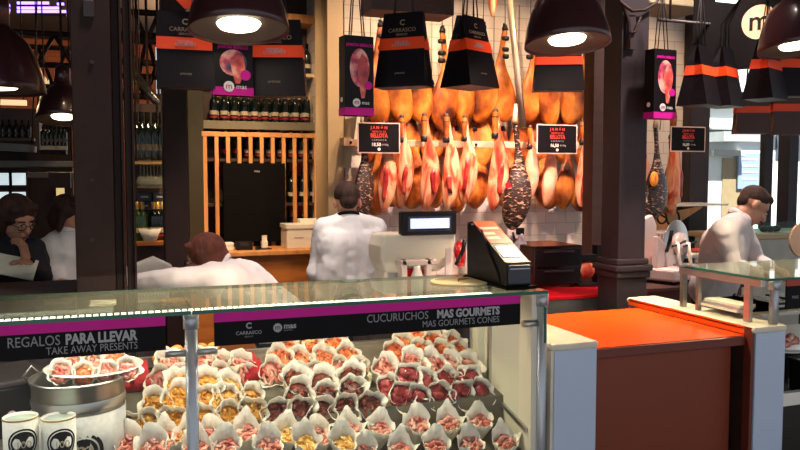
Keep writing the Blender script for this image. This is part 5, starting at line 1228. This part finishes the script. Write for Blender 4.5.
# ------------------------------------------------------------------ people
def hand(mb, wr, d, palm, curl=.5, thumb=1, s=1.0):
    d = V(d).normalized(); pn = V(palm); pn = (pn-d*pn.dot(d)).normalized(); side = d.cross(pn).normalized()*thumb
    c = V(wr)
    mb.caps(c, c+d*.045*s, .024*s, .026*s, 10)
    for k in (-1, -.33, .33, 1): mb.caps(c+d*.02*s+side*k*.018*s, c+d*.085*s+side*k*.030*s, .015*s, .0125*s, 8)
    for k, L in ((1, .070), (.36, .080), (-.33, .074), (-1, .056)):
        p0 = c+d*.088*s+side*k*.031*s; a = curl*.5; p1 = p0+(d*math.cos(a)+pn*math.sin(a))*L*.5*s; a = curl*1.3; p2 = p1+(d*math.cos(a)+pn*math.sin(a))*L*.32*s; a = curl*2; p3 = p2+(d*math.cos(a)+pn*math.sin(a))*L*.25*s
        for q0, q1, r0, r1 in ((p0, p1, .0105, .0095), (p1, p2, .0095, .0088), (p2, p3, .0088, .0075)): mb.caps(q0, q1, r0*s, r1*s, 8)
    t0 = c+d*.02*s+side*.022*s; t1 = t0+(side*.75+d*.55+pn*.35).normalized()*.04*s; t2 = t1+(side*.35+d*.8+pn*.45).normalized()*.032*s
    mb.caps(t0, t1, .014*s, .0115*s, 8); mb.caps(t1, t2, .0115*s, .0095*s, 8)
def head_mesh(mb, c, f, u, s=1.0):
    f = V(f).normalized(); u = V(u); u = (u-f*u.dot(f)).normalized(); r = f.cross(u)
    Q = Matrix((r, f, u)).transposed(); L = lambda x, y, z: V(c)+Q@V((x*s, y*s, z*s))
    mb.ball(L(0, -.012, .025), (.074*s, .093*s, .088*s), 18, 12, Q)
    mb.ball(L(0, .025, -.045), (.058*s, .060*s, .068*s), 16, 10, Q)
    mb.ball(L(0, .055, -.085), (.028*s, .024*s, .022*s), 12, 8, Q)
    mb.caps(L(0, .083, .012), L(0, .102, -.025), .010*s, .015*s, 8)
    mb.ball(L(0, .085, -.055), (.022*s, .010*s, .007*s), 10, 6, Q); mb.ball(L(0, .083, -.067), (.019*s, .010*s, .007*s), 10, 6, Q)
    mb.ball(L(.028, .068, -.02), (.022*s, .018*s, .022*s), 10, 6, Q); mb.ball(L(-.028, .068, -.02), (.022*s, .018*s, .022*s), 10, 6, Q)
    for e in (-1, 1): mb.ball(L(e*.075, -.01, -.012), (.010*s, .020*s, .032*s), 10, 8, Q); mb.caps(L(e*.015, .078, .030), L(e*.045, .066, .028), .008*s, .007*s, 8)
    return Q, L
SM = [('REMESH', dict(mode='VOXEL', voxel_size=.0075, use_smooth_shade=True)), ('SMOOTH', dict(factor=.5, iterations=4))]
CT = bpy.data.textures.new('fold_noise', 'CLOUDS'); CT.noise_scale = .14; CT.noise_depth = 2
SMC = [('REMESH', dict(mode='VOXEL', voxel_size=.011, use_smooth_shade=True)), ('SMOOTH', dict(factor=.5, iterations=5)), ('DISPLACE', dict(texture=CT, strength=.030, mid_level=.32))]
def person(label, J, f, u, shirt, hair_m, glasses=False, hair='short', hands=None, female=False, apron=None, trousers='dark_cloth', hs=1.0, lo=None):
    """J: joints in world space: head, neck, chest, waist, hip, sh (L,R), el, wr, kn, an"""
    base = V((J['hip'].x, J['hip'].y, 0)); t = thing('person', label, 'person', base)
    mb = MB(); k = .92 if female else 1
    Q, L = head_mesh(mb, J['head'], f, u, hs)
    mb.caps(J['head']+Q@V((0, -.02, -.04)), J['neck'], .052*k, .058*k)
    def trunk(m, g):
        ax = (J['sh'][1]-J['sh'][0]).normalized()
        m.caps(J['neck']+V((0,0,-.02)), J['chest'], .062*k+g, .12*k+g)
        m.caps(J['neck']+V((0,0,-.03)), J['sh'][0], .055*k+g, .052*k+g); m.caps(J['neck']+V((0,0,-.03)), J['sh'][1], .055*k+g, .052*k+g)
        for s_ in (-.42, 0, .42):
            m.caps(J['chest']+ax*s_*.20, J['waist']+ax*s_*.19, .115*k+g, .105*k+g); m.caps(J['waist']+ax*s_*.19, J['hip']+ax*s_*.20, .105*k+g, .12*k+g)
        for i in (0, 1): m.caps(J['sh'][i], J['chest']+ax*(.11*(1 if i else -1)), .055*k+g, .10*k+g)
    def arms(m, g, full=True):
        for i in (0, 1):
            m.caps(J['sh'][i], J['el'][i], .050*k+g, .038*k+g*.8); m.caps(J['el'][i], J['wr'][i] if full else J['wr'][i]*.90+J['el'][i]*.10, .040*k+g, (.027 if full else .031)*k+g)
    def legs(m, g):
        for i in (0, 1):
            h = J['hip']+(J['sh'][i]-(J['sh'][0]+J['sh'][1])/2).normalized()*.09
            m.caps(h, J['kn'][i], .085*k+g, .058*k+g); m.caps(J['kn'][i], J['an'][i], .056*k+g, .038*k+g)
            m.caps(J['an'][i], J['an'][i]+V((0,0,-.045))+V(f).normalized()*.13*V((1,1,0)).length*0+V((f[0], f[1], 0)).normalized()*.13, .038+g, .03+g)
    trunk(mb, 0); arms(mb, 0); legs(mb, 0)
    for i in (0, 1):
        if hands and hands[i]: hand(mb, J['wr'][i], hands[i][0], hands[i][1], hands[i][2], 1 if i == 0 else -1)
        else: hand(mb, J['wr'][i], J['wr'][i]-J['el'][i], V((0, 0, -1))+V(f)*.3, .6, 1 if i == 0 else -1)
    mb.build('body', M['skin'], t, True, mods=SM)
    sm = MB(); g = .016; trunk(sm, g); arms(sm, g, False)
    # cloth folds: low ridges across the sleeves and the back
    rs = random.Random(5)
    for i in (0, 1):
        for q in range(7):
            u_ = rs.uniform(.08, .95); c = J['sh'][i].lerp(J['el'][i], u_) if q % 2 else J['el'][i].lerp(J['wr'][i], u_*.85); off = V((rs.uniform(-1,1), rs.uniform(-1,1), rs.uniform(-1,1)))
            ax = ((J['el'][i]-J['sh'][i]) if q % 2 else (J['wr'][i]-J['el'][i])).normalized(); pv = (off-ax*off.dot(ax)).normalized()
            sm.caps(c+pv*.045-ax*.04, c+pv*.045+ax*.05, .012, .009, 8)
    ws = sm.build('shirt', M[shirt], t, True, mods=SMC)
    co = MB(); ring = []
    nk = J['neck']+V((0,0,.012)); ux = (J['head']-J['neck']).normalized(); qx = V((0,0,1)).rotation_difference(ux).to_matrix()
    co.lathe([(.060*k, -.03), (.071*k, -.015), (.068*k, .008), (.062*k, .012), (.060*k, 0)], nk, 24, False, qx).build('collar', M[shirt], ws, True)
    lg = MB(); legs(lg, .012); lg.caps(J['hip'], J['hip']+V((0,0,-.08)), .135, .13); lg.build('trousers', M[trousers], t, True, mods=SMC)
    if apron:
        co = MB(); co.lathe([(.074*k, -.008), (.077*k, 0), (.073*k, .014), (.070*k, .004)], nk+V((0,0,-.004)), 24, False, qx); co.build('apron_strap', M['blackmatt'], t, True)
    # hair
    hm = MB()
    if hair == 'short':
        hm.ball(L(0, -.020, .040), (.078*hs, .092*hs, .082*hs), 18, 12, Q); hm.ball(L(0, -.052, .002), (.058*hs, .050*hs, .062*hs), 16, 10, Q); hm.ball(L(0, .03, .085), (.055*hs, .05*hs, .03*hs), 12, 8, Q)
    elif hair == 'bob':
        hm.ball(L(0, -.022, .035), (.090*hs, .100*hs, .092*hs), 18, 12, Q); hm.ball(L(0, -.05, -.03), (.088*hs, .075*hs, .095*hs), 16, 10, Q)
        for e in (-1, 1): hm.caps(L(e*.072, -.005, .03), L(e*.078, -.01, -.09), .030*hs, .022*hs)
        hm.caps(L(-.05, .05, .085), L(.06, .045, .075), .022*hs, .02*hs)
    hm.build('hair', M[hair_m], t, True, mods=[('REMESH', dict(mode='VOXEL', voxel_size=.008, use_smooth_shade=True)), ('SMOOTH', dict(factor=.5, iterations=2))])
    for e in (-1, 1):
        MB().ball(L(e*.030, .080, .004), (.012*hs, .008*hs, .006*hs), 10, 6, Q).build('eye', M['white'], t, True); MB().ball(L(e*.030, .0875, .004), (.005*hs, .003*hs, .005*hs), 8, 6, Q).build('iris', M['black'], t, True)
        MB().caps(L(e*.016, .088, .024), L(e*.044, .076, .022), .004*hs, .003*hs, 6).build('eyebrow', M[hair_m], t, True)
    MB().ball(L(0, .096, -.060), (.020*hs, .005*hs, .006*hs), 10, 6, Q).build('lips', mat('lips', '#a04c44', .5), t, True)
    if glasses:
        gf = MB()
        for e in (-1, 1):
            pts = [L(e*.033+.024*math.cos(a), .100, .002+.017*math.sin(a)) for a in [2*PI*j/16 for j in range(17)]]; gf.tube(pts, .0022, 6); gf.tube([L(e*.057, .098, .006), L(e*.078, .05, .006), L(e*.080, -.01, .0)], .0022, 6)
        gf.tube([L(-.009, .101, .005), L(.009, .101, .005)], .0022, 6).build('glasses', M['black'], t, True)
    return t
# man in white, back to us
Y = 4.75
hd = PY(347, 202, Y); hd.z += 0
def lr(c, ax, w): ax = V(ax).normalized(); return [c-ax*w, c+ax*w]
neck = PY(348, 217, Y-.03); chest = PY(350, 246, Y-.04); waist = PY(347, 285, Y-.02); hip = V((waist.x, Y, .93))
shl, shr = PY(325, 228, Y-.02), PY(376, 229, Y-.02)
J = dict(head=hd, neck=neck, chest=chest, waist=waist, hip=hip, sh=[shl, shr], el=[PY(311, 278, Y+.0), PY(388, 268, Y+.12)], wr=[PY(322, 272, Y+.26), PY(395, 262, Y+.32)],
         kn=[V((hip.x-.10, Y+.05, .50)), V((hip.x+.10, Y+.03, .50))], an=[V((hip.x-.11, Y, .08)), V((hip.x+.11, Y, .08))])
fw = V((.10, 1, -.35))
J['el'][0] = PY(316, 272, Y+.02); J['wr'][0] = PY(326, 285, Y+.20)
person('man seen from behind in a white shirt with dark apron strap, head bent', J, (.10, 1, -.30), (0, .3, 1), 'shirt', 'hair_dark', apron=True, hs=1.08)
# leaning woman with brown hair and white jacket, reaching left behind the column
Y = 4.0
hd = PY(205, 258, Y); ax = V((.95, .3, 0)).normalized()
neck = PY(221, 266, Y-.03)
chest = PY(236, 284, Y-.02); waist = PY(262, 304, Y+.02); hip = V((PY(280, 300, Y).x, Y+.05, .88))
J = dict(head=hd, neck=neck, chest=chest, waist=waist, hip=hip, sh=[PY(208, 279, Y-.12), PY(232, 273, Y+.12)], el=[PY(175, 279, Y-.12), PY(236, 292, Y+.25)], wr=[PY(136, 283, Y-.02), PY(200, 290, Y+.3)],
         kn=[V((hip.x, Y-.08, .48)), V((hip.x, Y+.14, .48))], an=[V((hip.x+.03, Y-.1, .08)), V((hip.x+.03, Y+.16, .08))])
person('woman with short brown hair and white jacket leaning over with outstretched arm', J, (-1, .28, -.35), (-.3, 0, 1), 'shirtpink', 'hair_brown', glasses=True, hair='bob', female=True, hs=1.0)
# worker in white, right, bending over
Y = 3.95
hd = PY(753, 206, Y); neck = PY(738, 218, Y+.02); chest = PY(725, 245, Y+.03); waist = PY(719, 278, Y+.08); hip = V((PY(715, 300, Y+.1).x, Y+.12, .92))
J = dict(head=hd, neck=neck, chest=chest, waist=waist, hip=hip, sh=[PY(723, 231, Y-.18), PY(742, 230, Y+.20)], el=[PY(733, 268, Y-.20), PY(756, 262, Y+.2)], wr=[PY(757, 272, Y-.16), PY(772, 268, Y+.05)],
         kn=[V((hip.x+.02, Y-.0, .50)), V((hip.x+.02, Y+.24, .50))], an=[V((hip.x, Y, .08)), V((hip.x, Y+.24, .08))])
person('dark-haired worker in a white shirt bending over the second case by the window', J, (.75, -.40, -.75), (.6, -.1, .8), 'shirtpink', 'hair_dark', hs=1.08)
# watch on his wrist
w_ = J['wr'][0]; 
# woman in glasses, left
Y = 4.9
hd = PY(17, 219, Y); neck = PY(9, 238, Y+.04); chest = PY(10, 262, Y+.05); waist = PY(8, 300, Y+.05); hip = V((waist.x, Y+.05, .9))
J = dict(head=hd, neck=neck, chest=chest, waist=waist, hip=hip, sh=[PY(-15, 252, Y), PY(33, 247, Y+.05)], el=[PY(-20, 285, Y-.1), PY(42, 277, Y-.08)], wr=[PY(8, 268, Y-.24), PY(27, 262, Y-.26)],
         kn=[V((hip.x-.1, Y, .5)), V((hip.x+.1, Y, .5))], an=[V((hip.x-.1, Y, .08)), V((hip.x+.1, Y, .08))])
person('woman with dark bobbed hair, glasses and dark sweater reading a card', J, (.62, -.75, -.42), (.1, -.2, 1), 'dark_cloth', 'hair_dark', glasses=True, hair='bob', hands=[None, ((-.15, -.1, .9), (-.8, .2, .2), .9)], female=True, hs=1.12)
c = PY(12, 266, Y-.3); o = tag(MB().obox((0,0,0), (.24, .005, .13), Matrix.Rotation(.25, 3, 'Y')@Matrix.Rotation(-.7, 3, 'X')).build('menu_card', M['paper']), 'white menu card held by the woman in glasses', 'card'); o.location = c
# person in the cream jacket beside her
Y = 5.3
hd = PY(69, 214, Y); neck = PY(69, 232, Y); chest = PY(68, 252, Y); waist = PY(68, 285, Y); hip = V((waist.x, Y, .9))
J = dict(head=hd, neck=neck, chest=chest, waist=waist, hip=hip, sh=[PY(55, 243, Y), PY(90, 240, Y)], el=[PY(53, 268, Y-.02), PY(96, 266, Y)], wr=[PY(60, 280, Y-.2), PY(90, 280, Y-.2)],
         kn=[V((hip.x-.1, Y, .5)), V((hip.x+.1, Y, .5))], an=[V((hip.x-.1, Y, .08)), V((hip.x+.1, Y, .08))])
person('dark-haired person in cream jacket half hidden by the wide iron column', J, (.9, -.4, -.2), (0, 0, 1), 'shirt', 'hair_dark', hair='bob', female=True)
# ------------------------------------------------------------------ light
W = bpy.data.worlds.new('world'); C.world = W; W.use_nodes = True
bg = W.node_tree.nodes['Background']; bg.inputs[0].default_value = (.82, .89, 1, 1); bg.inputs[1].default_value = .8
def light(kind, name, loc, e, col, size=.2, target=None, spot=None, size_y=None, blend=.6):
    l = bpy.data.lights.new(name, kind); l.energy = e; l.color = col
    o = bpy.data.objects.new(name, l); COL.objects.link(o); o.location = loc
    if kind == 'AREA':
        l.size = size
        if size_y: l.shape = 'RECTANGLE'; l.size_y = size_y
        else: l.shape = 'DISK'
    if kind == 'SPOT': l.spot_size = spot; l.spot_blend = blend; l.shadow_soft_size = size
    if kind == 'POINT': l.shadow_soft_size = size
    if target is not None: o.rotation_euler = (V(target)-V(loc)).to_track_quat('-Z', 'Y').to_euler()
    else: o.rotation_euler = (0, 0, 0)
    return o
sun = light('SUN', 'sun', (5, -5, 20), 12, (1, .96, .9), target=(8, 12, 0)); sun.data.angle = .01
WARM = (1, .70, .42)
PINK = (1, .60, .46)
for i in range(5):   # display spots over the hams
    x = xw0+.25+i*.62
    light('SPOT', 'ham_spot', (x, 4.7, 3.75), 165, (1, .68, .42), .06, (x, 6.1, 2.05), 1.25)
for x in (2.5, 3.3, 4.0):
    light('SPOT', 'worktop_spot', (x, 4.9, 3.7), 650, (1, .66, .60), .06, (x+.1, 5.6, 1.0), 1.0)
light('SPOT', 'wine_spot', (.9, 5.6, 3.6), 220, WARM, .08, (.9, 7.6, 1.9), 1.3)
light('SPOT', 'desk_spot', (1.0, 6.0, 3.6), 220, WARM, .08, (1.1, 7.2, .9), .9)
light('SPOT', 'worker_spot', (1.2, 3.9, 3.7), 330, (1, .87, .80), .1, (1.3, 4.8, 1.2), 1.0)  # added unseen lamp, brightens the man's shirt
light('SPOT', 'worker_spot', (.3, 3.4, 3.7), 190, (1, .82, .78), .1, (.3, 4.2, 1.1), .9)  # added unseen lamp, brightens the leaning woman
light('SPOT', 'slicer_spot', (3.6, 4.0, 3.7), 420, (1, .78, .68), .1, (3.9, 5.0, 1.1), 1.2)
light('SPOT', 'worker_spot', (3.0, 2.9, 3.7), 380, (1, .84, .76), .1, (2.55, 3.95, 1.1), .8)  # added unseen lamp, brightens the bending worker
light('SPOT', 'wall_spot', (3.6, 4.6, 3.75), 520, (1, .68, .62), .06, (3.7, 6.3, 1.25), .75, blend=.9)  # extra unseen lamp added to lift the lower tiles
light('SPOT', 'slicer_spot', (2.0, 3.2, 3.7), 200, (1, .70, .62), .1, (2.1, 3.8, 1.1), .7)  # unseen lamp added to brighten the slicer by the scale
light('SPOT', 'glass_spot', (-.2, 5.9, 3.6), 70, (1, .78, .45), .05, (0, 6.6, 1.8), .7)  # small unseen lamp added to make the stemmed glasses show
light('POINT', 'hall_light', (.8, 11.5, 3.4), 160, (1, .62, .34), .15)  # unseen warm lamp added to light the hall bricks
light('POINT', 'hall_light', (-3.0, 11.5, 3.3), 60, (1, .62, .34), .15)  # second unseen lamp added for the far side of the hall
light('AREA', 'case_light', ((XL+XP2)/2-.12, YF+.10, HG-.03), 13, (1, .93, .80), .02, target=((XL+XP2)/2-.12, YF+.50, .6), size_y=None)
l = bpy.data.objects['case_light']; l.data.shape = 'RECTANGLE'; l.data.size = XP2-XL-.35; l.data.size_y = .02
v = C.view_settings; v.view_transform = 'Standard'; v.look = 'None'; v.gamma = 1; v.use_curve_mapping = False; v.exposure = 0
C.cycles.use_denoising = True
C.cycles.max_bounces = 8; C.cycles.transparent_max_bounces = 16
C.cycles.sample_clamp_indirect = 6
